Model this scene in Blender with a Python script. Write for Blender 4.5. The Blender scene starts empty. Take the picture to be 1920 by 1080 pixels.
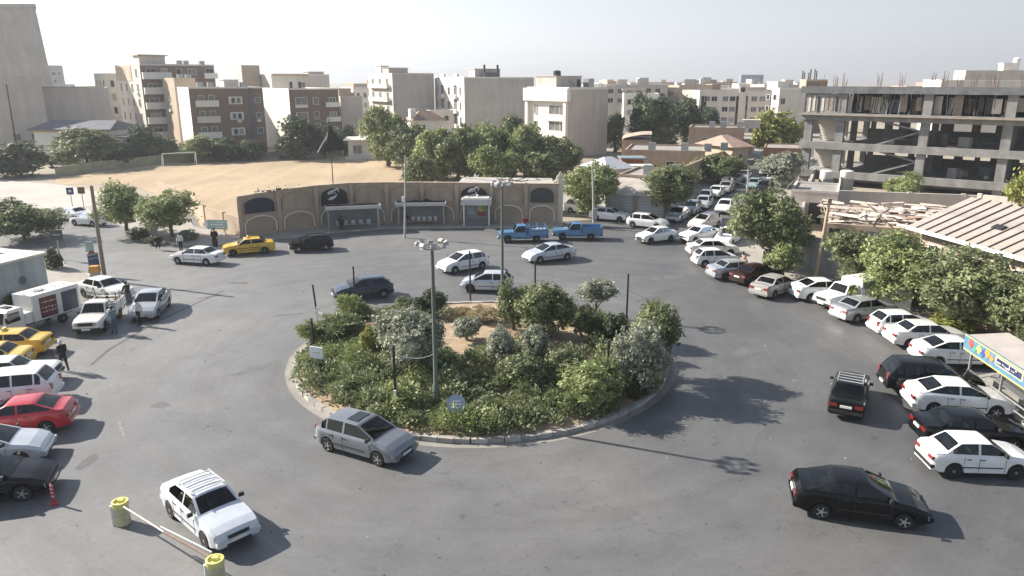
import bpy, bmesh, math, random
from mathutils import Vector, Matrix, noise

# ------------------------------------------------------------------ camera, sky, sun, exposure
scene = bpy.context.scene
COL = scene.collection
CAM_H, FPX, TILT = 15.0, 1400.0, math.radians(15.6)       # eye height, focal length in px of a 1920 wide frame, downward tilt
cam_data = bpy.data.cameras.new('camera'); cam = bpy.data.objects.new('camera', cam_data); COL.objects.link(cam)
cam.location = (0, 0, CAM_H); cam.rotation_euler = (math.pi / 2 - TILT, 0, 0)
cam_data.sensor_width = 36; cam_data.lens = 36 * FPX / 1920; cam_data.clip_start = .5; cam_data.clip_end = 20000
scene.camera = cam

SUN_ELEV, SUN_AZ = math.radians(31), math.radians(159)    # azimuth counted from +X, counter-clockwise: far left, a little beyond
SUN_DIR = Vector((math.cos(SUN_ELEV) * math.cos(SUN_AZ), math.cos(SUN_ELEV) * math.sin(SUN_AZ), math.sin(SUN_ELEV)))
world = bpy.data.worlds.new('World'); scene.world = world; world.use_nodes = True
wn = world.node_tree.nodes; wl = world.node_tree.links
sky = wn.new('ShaderNodeTexSky'); sky.sky_type = 'NISHITA'; sky.sun_disc = False
sky.sun_elevation = SUN_ELEV; sky.sun_rotation = math.pi / 2 - SUN_AZ
sky.altitude = 1100; sky.air_density = 1.0; sky.dust_density = 1.5; sky.ozone_density = 1.0
wl.new(sky.outputs[0], wn['Background'].inputs[0]); wn['Background'].inputs[1].default_value = .05
sl = bpy.data.lights.new('sun', 'SUN'); sl.energy = 5.0; sl.angle = math.radians(.55); sl.color = (1, .93, .82)
sun = bpy.data.objects.new('sun', sl); COL.objects.link(sun); sun.rotation_euler = SUN_DIR.to_track_quat('Z', 'Y').to_euler(); sun.location = (-60, 40, 60)
vs = scene.view_settings; vs.view_transform = 'Standard'; vs.look = 'None'; vs.gamma = 1; vs.use_curve_mapping = False; vs.exposure = 1.45
scene.cycles.max_bounces = 4; scene.cycles.diffuse_bounces = 2; scene.cycles.glossy_bounces = 2; scene.cycles.transparent_max_bounces = 8
scene.cycles.use_denoising = True

# ------------------------------------------------------------------ surveying: lines of sight to ground points
_c, _s = math.cos(TILT), math.sin(TILT)
def ray(px, py):
    x = (px - 960) / FPX; v = (540 - py) / FPX
    return x, _c + v * _s, -_s + v * _c
def G(px, py, z=0.):
    x, y, w = ray(px, py); t = (z - CAM_H) / w
    return Vector((x * t, y * t, z))
def atY(px, py, Y):
    x, y, w = ray(px, py); t = Y / y
    return Vector((x * t, Y, CAM_H + w * t))
def ztop(py, Y): return atY(960, py, Y).z

# ------------------------------------------------------------------ materials
MATS = {}
def lin(c): return tuple(((v / 255) / 12.92 if v / 255 <= .04045 else ((v / 255 + .055) / 1.055) ** 2.4) for v in c)
def nodes_of(name):
    m = bpy.data.materials.new(name); m.use_nodes = True; nt = m.node_tree
    return m, nt, nt.nodes, nt.links, nt.nodes['Principled BSDF']
def mat(name, col, rough=.7, var=.12, scale=3., metal=0., spec=.5, bump=0., bscale=40., streak=0., coat=0., alt=None):
    """plain procedural surface: base colour broken by noise, optional rain streaks and fine relief"""
    if name in MATS: return MATS[name]
    m, nt, N, L, b = nodes_of(name)
    b.inputs['Roughness'].default_value = rough; b.inputs['Metallic'].default_value = metal
    b.inputs['Specular IOR Level'].default_value = spec; b.inputs['Coat Weight'].default_value = coat; b.inputs['Coat Roughness'].default_value = .05
    tc = N.new('ShaderNodeTexCoord'); src = tc.outputs['Object']
    if var > 0 or alt:
        nz = N.new('ShaderNodeTexNoise'); nz.inputs['Scale'].default_value = scale; nz.inputs['Detail'].default_value = 6; nz.inputs['Roughness'].default_value = .65
        L.new(src, nz.inputs['Vector'])
        rp = N.new('ShaderNodeValToRGB'); rp.color_ramp.elements[0].position = .3; rp.color_ramp.elements[1].position = .7
        lo = tuple(max(0, v * (1 - var)) for v in col); hi = alt or tuple(min(1, v * (1 + var)) for v in col)
        rp.color_ramp.elements[0].color = (*lo, 1); rp.color_ramp.elements[1].color = (*hi, 1)
        L.new(nz.outputs['Fac'], rp.inputs['Fac']); out = rp.outputs['Color']
        if streak > 0:
            mp = N.new('ShaderNodeMapping'); mp.inputs['Scale'].default_value = (.7, .7, .09); L.new(src, mp.inputs['Vector'])
            n2 = N.new('ShaderNodeTexNoise'); n2.inputs['Scale'].default_value = 1.3; n2.inputs['Detail'].default_value = 5; L.new(mp.outputs[0], n2.inputs['Vector'])
            r2 = N.new('ShaderNodeMapRange'); r2.inputs[1].default_value = .42; r2.inputs[2].default_value = .72; r2.inputs[3].default_value = 1; r2.inputs[4].default_value = 1 - streak
            L.new(n2.outputs['Fac'], r2.inputs[0])
            mx = N.new('ShaderNodeMix'); mx.data_type = 'RGBA'; mx.blend_type = 'MULTIPLY'; mx.inputs[0].default_value = 1
            L.new(out, mx.inputs[6]); L.new(r2.outputs[0], mx.inputs[7]); out = mx.outputs[2]
        L.new(out, b.inputs['Base Color'])
    else: b.inputs['Base Color'].default_value = (*col, 1)
    if bump > 0:
        n3 = N.new('ShaderNodeTexNoise'); n3.inputs['Scale'].default_value = bscale; n3.inputs['Detail'].default_value = 4; L.new(src, n3.inputs['Vector'])
        bp = N.new('ShaderNodeBump'); bp.inputs['Strength'].default_value = bump; bp.inputs['Distance'].default_value = .05
        L.new(n3.outputs['Fac'], bp.inputs['Height']); L.new(bp.outputs[0], b.inputs['Normal'])
    MATS[name] = m; return m
def leaf_mat(name, dark, light, trans=.25):
    if name in MATS: return MATS[name]
    m, nt, N, L, b = nodes_of(name)
    geo = N.new('ShaderNodeNewGeometry'); rp = N.new('ShaderNodeValToRGB')
    rp.color_ramp.elements[0].color = (*dark, 1); rp.color_ramp.elements[1].color = (*light, 1)
    tc = N.new('ShaderNodeTexCoord'); nz = N.new('ShaderNodeTexNoise'); nz.inputs['Scale'].default_value = .9; nz.inputs['Detail'].default_value = 2
    L.new(tc.outputs['Object'], nz.inputs['Vector'])
    ad = N.new('ShaderNodeMath'); ad.operation = 'ADD'; ml = N.new('ShaderNodeMath'); ml.operation = 'MULTIPLY'; ml.inputs[1].default_value = .5
    L.new(geo.outputs['Random Per Island'], ml.inputs[0]); L.new(ml.outputs[0], ad.inputs[0])
    m2 = N.new('ShaderNodeMapRange'); m2.inputs[1].default_value = .3; m2.inputs[2].default_value = .7; m2.inputs[3].default_value = 0; m2.inputs[4].default_value = .5
    L.new(nz.outputs['Fac'], m2.inputs[0]); L.new(m2.outputs[0], ad.inputs[1]); L.new(ad.outputs[0], rp.inputs['Fac'])
    L.new(rp.outputs[0], b.inputs['Base Color']); b.inputs['Roughness'].default_value = .55; b.inputs['Specular IOR Level'].default_value = .35
    tr = N.new('ShaderNodeBsdfTranslucent'); L.new(rp.outputs[0], tr.inputs[0])
    mx = N.new('ShaderNodeMixShader'); mx.inputs[0].default_value = trans
    L.new(b.outputs[0], mx.inputs[1]); L.new(tr.outputs[0], mx.inputs[2]); L.new(mx.outputs[0], N['Material Output'].inputs[0])
    MATS[name] = m; return m

# ------------------------------------------------------------------ mesh building
class MB:
    def __init__(s): s.v = []; s.f = []; s.m = []
    def add(s, vs, fs, mi=0):
        o = len(s.v); s.v.extend(tuple(v) for v in vs); s.f.extend(tuple(i + o for i in f) for f in fs); s.m.extend([mi] * len(fs)); return s
    def box(s, c, size, rz=0., mi=0, taper=1., M=None):
        x, y, z = (k / 2 for k in size); P = []
        for sz in (-1, 1):
            t = 1 if sz < 0 else taper
            for sx, sy in ((-1, -1), (1, -1), (1, 1), (-1, 1)): P.append(Vector((sx * x * t, sy * y * t, sz * z)))
        R = M or Matrix.Rotation(rz, 3, 'Z')
        return s.add([R @ p + Vector(c) for p in P], [(3, 2, 1, 0), (4, 5, 6, 7), (0, 1, 5, 4), (1, 2, 6, 5), (2, 3, 7, 6), (3, 0, 4, 7)], mi)
    def tube(s, p0, p1, r0, r1=None, n=8, mi=0, caps=True):
        p0, p1 = Vector(p0), Vector(p1); r1 = r0 if r1 is None else r1
        d = (p1 - p0).normalized(); a = d.orthogonal().normalized(); b = d.cross(a); P = []
        for p, r in ((p0, r0), (p1, r1)):
            for i in range(n):
                t = 2 * math.pi * i / n; P.append(p + (a * math.cos(t) + b * math.sin(t)) * r)
        F = [(i, (i + 1) % n, n + (i + 1) % n, n + i) for i in range(n)]
        if caps: F += [tuple(range(n - 1, -1, -1)), tuple(range(n, 2 * n))]
        return s.add(P, F, mi)
    def path(s, pts, r, n=6, mi=0):
        for i in range(len(pts) - 1):
            a = r[i] if isinstance(r, (list, tuple)) else r; b = r[i + 1] if isinstance(r, (list, tuple)) else r
            s.tube(pts[i], pts[i + 1], a, b, n, mi)
        return s
    def lathe(s, prof, n=16, mi=0, M=None):
        """profile of (r, z) turned about z"""
        P = []; F = []
        for r, z in prof:
            for i in range(n):
                t = 2 * math.pi * i / n; p = Vector((r * math.cos(t), r * math.sin(t), z)); P.append(M @ p if M else p)
        for k in range(len(prof) - 1):
            for i in range(n): j = (i + 1) % n; F.append((k * n + i, k * n + j, (k + 1) * n + j, (k + 1) * n + i))
        F.append(tuple(range(n - 1, -1, -1))); F.append(tuple((len(prof) - 1) * n + i for i in range(n)))
        return s.add(P, F, mi)
    def prism(s, poly, z0, z1, mi=0):
        n = len(poly); P = [(p[0], p[1], z0) for p in poly] + [(p[0], p[1], z1) for p in poly]
        F = [tuple(range(n - 1, -1, -1)), tuple(range(n, 2 * n))] + [(i, (i + 1) % n, n + (i + 1) % n, n + i) for i in range(n)]
        return s.add(P, F, mi)
    def slab(s, poly3, off, mi=0):
        """flat polygon in space given thickness along off"""
        n = len(poly3); o = Vector(off); P = [Vector(p) for p in poly3] + [Vector(p) + o for p in poly3]
        F = [tuple(range(n - 1, -1, -1)), tuple(range(n, 2 * n))] + [(i, (i + 1) % n, n + (i + 1) % n, n + i) for i in range(n)]
        return s.add(P, F, mi)
    def mesh(s, name, mats, smooth=None, fix=True):
        me = bpy.data.meshes.new(name); me.from_pydata(s.v, [], s.f)
        for m in (mats if isinstance(mats, (list, tuple)) else [mats]): me.materials.append(m)
        me.polygons.foreach_set('material_index', s.m)
        if fix:
            bm = bmesh.new(); bm.from_mesh(me); bmesh.ops.recalc_face_normals(bm, faces=bm.faces); bm.to_mesh(me); bm.free()
        if smooth is not None:
            me.polygons.foreach_set('use_smooth', [True] * len(me.polygons)); me.set_sharp_from_angle(angle=math.radians(smooth))
        me.update(); return me
    def build(s, name, mats, parent=None, loc=None, rz=0., smooth=None, fix=True):
        return put(name, s.mesh(name, mats, smooth, fix), parent, loc, rz)
def put(name, me, parent=None, loc=None, rz=0.):
    o = bpy.data.objects.new(name, me); COL.objects.link(o)
    if parent is not None: o.parent = parent
    if loc is not None: o.location = loc
    if rz: o.rotation_euler = (0, 0, rz)
    return o
def tag(o, label, cat, group=None):
    o['label'] = label; o['category'] = cat
    if group: o['group'] = group
    return o
def thing(name, label, cat, loc=(0, 0, 0), rz=0., group=None):
    o = bpy.data.objects.new(name, None); COL.objects.link(o); o.location = loc; o.rotation_euler = (0, 0, rz); o.empty_display_size = .2
    return tag(o, label, cat, group)
def struct(o): o['kind'] = 'structure'; return o
def stuff(o): o['kind'] = 'stuff'; return o
def rnd(seed): return random.Random(seed)

def tinted_glass(name, tint, rough=.02):
    m, nt, N, L, b = nodes_of(name); N.remove(b); tr = N.new('ShaderNodeBsdfTransparent'); tr.inputs[0].default_value = (*tint, 1); gl = N.new('ShaderNodeBsdfGlossy'); gl.inputs['Roughness'].default_value = rough
    fr = N.new('ShaderNodeFresnel'); fr.inputs[0].default_value = 1.6; mx = N.new('ShaderNodeMixShader'); L.new(fr.outputs[0], mx.inputs[0]); L.new(tr.outputs[0], mx.inputs[1]); L.new(gl.outputs[0], mx.inputs[2]); L.new(mx.outputs[0], N['Material Output'].inputs[0]); return m
car_glass = tinted_glass('car_glass', (.2, .23, .23))
glass = mat('window_glass', (.012, .016, .02), .04, 0, spec=.6)
M_white = mat('white_paint', (.78, .78, .76), .5, .06, 1.5)
M_dark = mat('dark_metal', (.025, .025, .027), .45, .2)
M_steel = mat('galvanised_steel', (.36, .37, .37), .42, .12, 6, metal=.6)
M_conc = mat('concrete', (.4, .38, .35), .85, .14, 1.2, bump=.2, streak=.25)
M_concd = mat('raw_concrete_frame', (.27, .265, .255), .9, .2, .8, bump=.3, streak=.3)
# ------------------------------------------------------------------ the setting: ground, streets, pavements, field
IC = Vector((-1.66, 39.45, 0)); IR = 10.15            # roundabout island
def asphalt_mat():
    m, nt, N, L, b = nodes_of('worn_asphalt')
    geo = N.new('ShaderNodeTexCoord'); P = geo.outputs['Object']
    sub = N.new('ShaderNodeVectorMath'); sub.operation = 'SUBTRACT'; sub.inputs[1].default_value = IC; L.new(P, sub.inputs[0])
    ln = N.new('ShaderNodeVectorMath'); ln.operation = 'LENGTH'; L.new(sub.outputs[0], ln.inputs[0])
    sx = N.new('ShaderNodeSeparateXYZ'); L.new(sub.outputs[0], sx.inputs[0])
    at = N.new('ShaderNodeMath'); at.operation = 'ARCTAN2'; L.new(sx.outputs[1], at.inputs[0]); L.new(sx.outputs[0], at.inputs[1])
    def mth(op, a, bb):
        n = N.new('ShaderNodeMath'); n.operation = op
        for i, v in enumerate((a, bb)):
            if isinstance(v, (int, float)): n.inputs[i].default_value = v
            else: L.new(v, n.inputs[i])
        return n.outputs[0]
    def noise_(vec, sc, det=5, ro=.6):
        n = N.new('ShaderNodeTexNoise'); n.inputs['Scale'].default_value = sc; n.inputs['Detail'].default_value = det; n.inputs['Roughness'].default_value = ro
        L.new(vec, n.inputs['Vector']); return n.outputs['Fac']
    wob = noise_(P, .09, 3)
    cb = N.new('ShaderNodeCombineXYZ'); L.new(mth('ADD', ln.outputs['Value'], mth('MULTIPLY', wob, 5.)), cb.inputs[0]); L.new(mth('MULTIPLY', at.outputs[0], 1.6), cb.inputs[1])
    tracks = noise_(cb.outputs[0], .75, 4, .6)        # wear drawn out along the circling traffic
    broad = noise_(P, .055, 4, .55); mid = noise_(P, .5, 6, .65); fine = noise_(P, 45, 3, .7)
    def rng(v, a, bb, lo, hi):
        n = N.new('ShaderNodeMapRange'); n.inputs[1].default_value = a; n.inputs[2].default_value = bb; n.inputs[3].default_value = lo; n.inputs[4].default_value = hi
        L.new(v, n.inputs[0]); return n.outputs[0]
    f = mth('MULTIPLY', rng(tracks, .3, .7, .86, 1.12), rng(broad, .3, .7, .84, 1.14)); grit = noise_(P, 5.5, 4, .75); f = mth('MULTIPLY', f, rng(grit, .3, .7, .88, 1.12)); drip = noise_(P, 3.1, 2, .5); f = mth('MULTIPLY', f, rng(drip, .66, .74, 1., .72))
    f = mth('MULTIPLY', f, rng(mid, .3, .72, .86, 1.12)); f = mth('MULTIPLY', f, rng(fine, .25, .75, .78, 1.2))
    vor = N.new('ShaderNodeTexVoronoi'); vor.feature = 'DISTANCE_TO_EDGE'; vor.inputs['Scale'].default_value = .16
    wv = N.new('ShaderNodeVectorMath'); wv.operation = 'ADD'; nn = N.new('ShaderNodeTexNoise'); nn.inputs['Scale'].default_value = .55; nn.inputs['Detail'].default_value = 6
    L.new(P, nn.inputs['Vector']); sc = N.new('ShaderNodeVectorMath'); sc.operation = 'SCALE'; sc.inputs['Scale'].default_value = 3.2; L.new(nn.outputs['Color'], sc.inputs[0])
    L.new(P, wv.inputs[0]); L.new(sc.outputs[0], wv.inputs[1]); L.new(wv.outputs[0], vor.inputs['Vector'])
    f = mth('MULTIPLY', f, rng(vor.outputs['Distance'], 0., .005, .74, 1.))          # cracks
    spot = noise_(P, 1.3, 2, .5); f = mth('MULTIPLY', f, rng(spot, .68, .76, 1., .7))  # oil drips
    mx = N.new('ShaderNodeMix'); mx.data_type = 'RGBA'; mx.blend_type = 'MULTIPLY'; mx.inputs[0].default_value = 1
    tint = N.new('ShaderNodeMix'); tint.data_type = 'RGBA'; L.new(rng(broad, .35, .65, 0, 1), tint.inputs[0])
    tint.inputs[6].default_value = (.098, .1, .104, 1); tint.inputs[7].default_value = (.126, .124, .121, 1)
    sp = N.new('ShaderNodeSeparateXYZ'); L.new(P, sp.inputs[0]); left_sheen = rng(mth('ADD', sp.outputs[0], mth('MULTIPLY', wob, -22.)), -38., 6., 1.5, 1.); f = mth('MULTIPLY', f, left_sheen)   # sunward sheen painted into the asphalt colour, lighter towards the left
    L.new(tint.outputs[2], mx.inputs[6]); L.new(f, mx.inputs[7]); L.new(mx.outputs[2], b.inputs['Base Color'])
    L.new(rng(tracks, .3, .7, .66, .5), b.inputs['Roughness']); b.inputs['Specular IOR Level'].default_value = .6
    bp = N.new('ShaderNodeBump'); bp.inputs['Strength'].default_value = .35; bp.inputs['Distance'].default_value = .02; L.new(fine, bp.inputs['Height']); L.new(bp.outputs[0], b.inputs['Normal'])
    return m
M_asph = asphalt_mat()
M_patch = mat('asphalt_repair', (.095, .096, .1), .8, .25, 1.1, bump=.3, bscale=60)
M_pave = mat('pavement_slabs', (.32, .295, .26), .85, .18, .5, bump=.2)
M_kerb = mat('kerb_stone', (.42, .4, .36), .85, .22, 1.5, bump=.3)
M_dirt = mat('island_soil', (.3, .215, .145), .95, .25, 1.2, bump=.6, bscale=8, alt=(.45, .345, .24))
M_field = mat('sandy_field', (.45, .335, .215), .95, .12, .09, bump=.3, bscale=3, alt=(.54, .42, .29))
def field_mat():
    m, nt, N, L, b = nodes_of('sandy_field_tracked'); tc = N.new('ShaderNodeTexCoord'); P = tc.outputs['Object']; b.inputs['Roughness'].default_value = .95; b.inputs['Specular IOR Level'].default_value = .2
    def nz(sc, rot=0., stretch=1., det=5):
        mp = N.new('ShaderNodeMapping'); mp.inputs['Rotation'].default_value = (0, 0, rot); mp.inputs['Scale'].default_value = (1, stretch, 1); L.new(P, mp.inputs[0]); n = N.new('ShaderNodeTexNoise'); n.inputs['Scale'].default_value = sc; n.inputs['Detail'].default_value = det; n.inputs['Roughness'].default_value = .6; n.inputs['Distortion'].default_value = .4; L.new(mp.outputs[0], n.inputs['Vector']); return n.outputs['Fac']
    def rg(v, a, c, lo, hi):
        n = N.new('ShaderNodeMapRange'); n.inputs[1].default_value = a; n.inputs[2].default_value = c; n.inputs[3].default_value = lo; n.inputs[4].default_value = hi; L.new(v, n.inputs[0]); return n.outputs[0]
    def mu(a, c):
        n = N.new('ShaderNodeMath'); n.operation = 'MULTIPLY'; L.new(a, n.inputs[0]); L.new(c, n.inputs[1]); return n.outputs[0]
    f = mu(rg(nz(.06), .3, .7, .84, 1.12), rg(nz(.35, .5, .12), .35, .65, .9, 1.08)); f = mu(f, rg(nz(.5, -.7, .1), .6, .7, 1., .86)); f = mu(f, rg(nz(1.4), .3, .7, .92, 1.07)); f = mu(f, rg(nz(3.3, det=2), .66, .72, 1., .75))
    mx = N.new('ShaderNodeMix'); mx.data_type = 'RGBA'; mx.blend_type = 'MULTIPLY'; mx.inputs[0].default_value = 1; mx.inputs[6].default_value = (.42, .325, .22, 1); L.new(f, mx.inputs[7]); L.new(mx.outputs[2], b.inputs['Base Color']); return m
M_field = field_mat()
M_yard = mat('pale_concrete_yard', (.42, .385, .35), .9, .14, .12, bump=.1)
M_earth = mat('dusty_city_ground', (.3, .26, .2), .95, .25, .03)

kn = M_kerb.node_tree; ko = kn.nodes.new('ShaderNodeObjectInfo'); kr = kn.nodes.new('ShaderNodeMapRange'); kr.inputs[3].default_value = .6; kr.inputs[4].default_value = 1.15; kn.links.new(ko.outputs['Random'], kr.inputs[0])
kb = kn.nodes['Principled BSDF']; ks = kb.inputs['Base Color'].links[0].from_socket; km = kn.nodes.new('ShaderNodeMix'); km.data_type = 'RGBA'; km.blend_type = 'MULTIPLY'; km.inputs[0].default_value = 1; kn.links.new(ks, km.inputs[6]); kn.links.new(kr.outputs[0], km.inputs[7]); kn.links.new(km.outputs[2], kb.inputs['Base Color'])
def sheet(name, poly, z, m, sub=0):
    b = MB(); n = len(poly); b.add([(p[0], p[1], z) for p in poly], [tuple(range(n))]); return struct(b.build(name, m))
gb = MB(); R0 = 9000; ring = [(R0 * math.cos(2 * math.pi * i / 48), R0 * math.sin(2 * math.pi * i / 48), -.012) for i in range(48)]
gb.add(ring, [tuple(range(48))]); struct(gb.build('ground', M_earth))
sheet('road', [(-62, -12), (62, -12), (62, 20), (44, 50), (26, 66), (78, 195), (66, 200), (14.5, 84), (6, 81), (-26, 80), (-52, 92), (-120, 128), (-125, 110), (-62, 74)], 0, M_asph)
sheet('yard', [tuple(G(*p)[:2]) for p in ((-60, 380), (-60, 330), (60, 342), (110, 345), (250, 372), (300, 395), (205, 400), (110, 396))], .004, M_yard)
sheet('field', [tuple(G(*p)[:2]) for p in ((100, 346), (108, 333), (250, 312), (370, 301), (480, 299), (700, 291), (745, 300), (840, 336), (1040, 345))] + [(4, 81), (-14, 81.2), (-21, 78.6), (-27.2, 73), (-33, 78), (-40, 92), (-57, 111)], .008, M_field)
# darker repair patches in the carriageway
def blob_sheet(name, c, rx, ry, rz, seed, z=.004):
    r = rnd(seed); P = []
    for i in range(18):
        t = 2 * math.pi * i / 18; k = 1 + r.uniform(-.22, .22); x, y = rx * k * math.cos(t), ry * k * math.sin(t)
        P.append((c[0] + x * math.cos(rz) - y * math.sin(rz), c[1] + x * math.sin(rz) + y * math.cos(rz)))
    b = MB(); b.add([(p[0], p[1], z) for p in P], [tuple(range(18))]); return struct(b.build(name, M_patch))
blob_sheet('road_patch', G(1330, 611), .95, .85, 0, 1); blob_sheet('road_patch', G(1225, 560), 1.5, .4, .5, 2)
blob_sheet('road_patch', G(330, 545), 1.2, .12, .3, 3); blob_sheet('road_patch', G(447, 531), .8, .35, .1, 4)
blob_sheet('road_patch', G(395, 556), .9, .16, .7, 5); blob_sheet('road_patch', G(165, 865), .25, .7, 0, 6)
def strip_sheet(name, pts, w, z, m):
    b = MB(); P = []
    for i, p in enumerate(pts):
        a = pts[max(0, i - 1)]; c = pts[min(len(pts) - 1, i + 1)]; d = Vector((c[0] - a[0], c[1] - a[1], 0)).normalized(); n_ = Vector((-d.y, d.x, 0)) * w / 2
        P += [(p[0] + n_.x, p[1] + n_.y, z), (p[0] - n_.x, p[1] - n_.y, z)]
    b.add(P, [(2 * i, 2 * i + 1, 2 * i + 3, 2 * i + 2) for i in range(len(pts) - 1)]); return struct(b.build(name, m))
M_tar = mat('tar_seam', (.07, .07, .072), .8, .3, 2)
strip_sheet('road_seam', [G(170, 685), G(205, 655), G(245, 632), G(300, 600), G(355, 575), G(420, 545)], .16, .006, M_tar)
strip_sheet('road_seam', [G(1180, 545), G(1215, 562), G(1245, 580)], .12, .006, M_tar)
M_paint = mat('faded_road_paint', (.42, .41, .38), .8, .2, 3)
strip_sheet('road_marking', [G(224, 790), G(236, 828)], .12, .008, mat('worn_road_paint', (.2, .198, .19), .8, .3, 3))

# pavements with kerb stones
def kerb_run(owner, pts, w=.28, h=.13, step=.8, m=None, closed=False):
    """separate kerb stones along a polyline, children of the pavement"""
    stone = MB(); stone.box((0, 0, h / 2 - .01), (step - .025, w, h + .02)); me = stone.mesh('kerb_stone', m or M_kerb)
    acc = []; P = [Vector((p[0], p[1], 0)) for p in pts]
    if closed: P.append(P[0])
    r = rnd(len(pts) * 7 + int(P[0].x * 10))
    seg = 0; t = step / 2; 
    lens = [(P[i + 1] - P[i]).length for i in range(len(P) - 1)]
    tot = sum(lens); d = step / 2
    while d < tot:
        k = 0; rem = d
        while rem > lens[k]: rem -= lens[k]; k += 1
        dv = (P[k + 1] - P[k]).normalized(); p = P[k] + dv * rem
        o = put('kerb_stone', me, owner, (p.x + r.uniform(-.02, .02), p.y + r.uniform(-.02, .02), r.uniform(-.03, .012)), math.atan2(dv.y, dv.x) + r.uniform(-.03, .03)); acc.append(o); d += step
    return acc
def pavement(name, poly, kerb_pts, h=.12, m=None, step=.8):
    b = MB(); b.prism(poly, -.01, h); o = struct(b.build(name, m or M_pave)); kerb_run(o, kerb_pts, h=h + .015, step=step); return o
KR = [(17.6, 72.5), (19.0, 66.5), (20.2, 60), (21.6, 54.5), (23.6, 50), (25.2, 46), (26.6, 41.5), (26.8, 37.6), (25.6, 36.6), (23.9, 36.0), (23.4, 33), (22.9, 28), (22.4, 20), (22.2, 12)]
pavement('pavement_right', KR + [(60, 12), (60, 47), (40, 56), (29, 66), (27.5, 70), (33, 84), (60, 150), (56.5, 152), (30, 90), (24.5, 74)], [(58, 151), (30.6, 90.5), (25, 75), (18.2, 73)] + KR)
CK = [(56, 168), (36.5, 122), (16.3, 82.2), (13.2, 81.2), (9.8, 82.2), (6.8, 86), (5.2, 95)]
pavement('pavement_corner', CK + [(30, 150), (50, 170)], CK)
WK = [(5.6, 80), (5.0, 77.0), (-5, 77.3), (-13.5, 76.8), (-20, 73.4), (-24.5, 69.6), (-27.6, 68.3), (-31.6, 68.8), (-36, 72), (-42, 79), (-52, 90)]
pavement('pavement_wall', WK + [(-50, 95), (-41, 91.5), (-33.5, 77.5), (-27, 72.6), (-21, 78), (-14, 80.6), (4.8, 80.4)], WK)
LK = [tuple(G(*p)[:2]) for p in ((105, 475), (118, 497), (150, 512), (205, 527), (196, 537), (150, 541))]
pavement('pavement_left', LK + [(-36.5, 51.8), (-52, 47), (-52, 60)], LK)

# repairs, manholes, oil and litter on the carriageway
for i, (px, py, rx, ry, rz) in enumerate(((480, 690, 1.4, .35, .9), (1400, 660, 1.3, .5, .6), (300, 760, .5, .35, 0), (1250, 520, 1.8, .5, .4), (700, 500, 1.6, .4, .2), (540, 590, 1.0, .3, .3))):
    o = blob_sheet('road_patch', G(px, py), rx, ry, rz, 40 + i, .003); o.data.materials[0] = mat('faint_repair', (.118, .119, .122), .75, .3, 1.4, bump=.3, bscale=60)
lr = rnd(77); lb_ = MB()
for i in range(300):
    x, y = lr.uniform(-30, 24), lr.uniform(17, 74)
    if math.hypot(x - IC.x, y - IC.y) < IR + .4: continue
    s_ = lr.uniform(.02, .055); lb_.box((x, y, .004 + s_ * .2), (s_ * lr.uniform(.6, 2), s_, s_ * .4), lr.uniform(0, 3), mi=lr.choice((0, 0, 1, 2)))
lo_ = lb_.build('road_litter', [mat('litter_dark', (.05, .05, .045), .9, .2), mat('litter_leaf', (.2, .15, .07), .9, .2), mat('litter_pale', (.5, .48, .44), .9, .1)]); lo_['label'] = 'scattered grit and small litter on the asphalt'; lo_['category'] = 'litter'; stuff(lo_)
# ------------------------------------------------------------------ cars: lofted bodies with arches, glass, lamps, wheels
M_rub = mat('tyre_rubber', (.018, .018, .018), .85, .2, 8)
M_rim = mat('alloy_rim', (.5, .5, .5), .32, .1, 4, metal=.7)
M_hub = mat('steel_wheel', (.22, .22, .22), .5, .15, 4, metal=.5)
M_trim = mat('black_plastic_trim', (.022, .022, .023), .6, .15, 6)
M_head = mat('headlamp_glass', (.36, .38, .41), .1, .05, 9, coat=1)
M_tail = mat('tail_lamp_red', (.22, .012, .012), .18, .1, 9, coat=1)
M_plate = mat('number_plate', (.72, .72, .68), .5, .05, 9)
M_amber = mat('amber_lamp', (.6, .22, .02), .2, .05, 9, coat=1)
def paint(name, col, rough=.32, metal=0., dirt=.1):
    m = mat('car_paint_' + name, col, rough, dirt, 1.3, metal=metal, coat=.7 if max(col) > .03 else .15, spec=.5 if max(col) > .03 else .25); return m
PAINT = {'white': paint('white', (.74, .74, .73)), 'coolwhite': paint('coolwhite', (.58, .61, .66), .3, .1), 'offwhite': paint('offwhite', (.7, .69, .65)), 'dusty_white': paint('dusty_white', (.62, .59, .55), .5, 0, .14), 'silver': paint('silver', (.42, .44, .46), .3, .45),
         'palesilver': paint('palesilver', (.55, .58, .62), .3, .35), 'grey': paint('grey', (.2, .213, .235), .3, .35), 'dustgrey': paint('dustgrey', (.33, .315, .3), .6, .1, .16),
         'black': paint('black', (.006, .006, .007), .1), 'blackgreen': paint('blackgreen', (.007, .009, .009), .15), 'navy': paint('navy', (.016, .024, .05), .22, .2), 'red': paint('red', (.42, .015, .025), .25),
         'maroon': paint('maroon', (.022, .009, .01), .22), 'taxi': paint('taxi', (.66, .41, .03), .35), 'blue': paint('blue', (.075, .2, .36), .4, 0, .16), 'teal': paint('teal', (.3, .4, .38), .35, .2), 'slate': paint('slate', (.2, .25, .3), .3, .4)}

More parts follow.
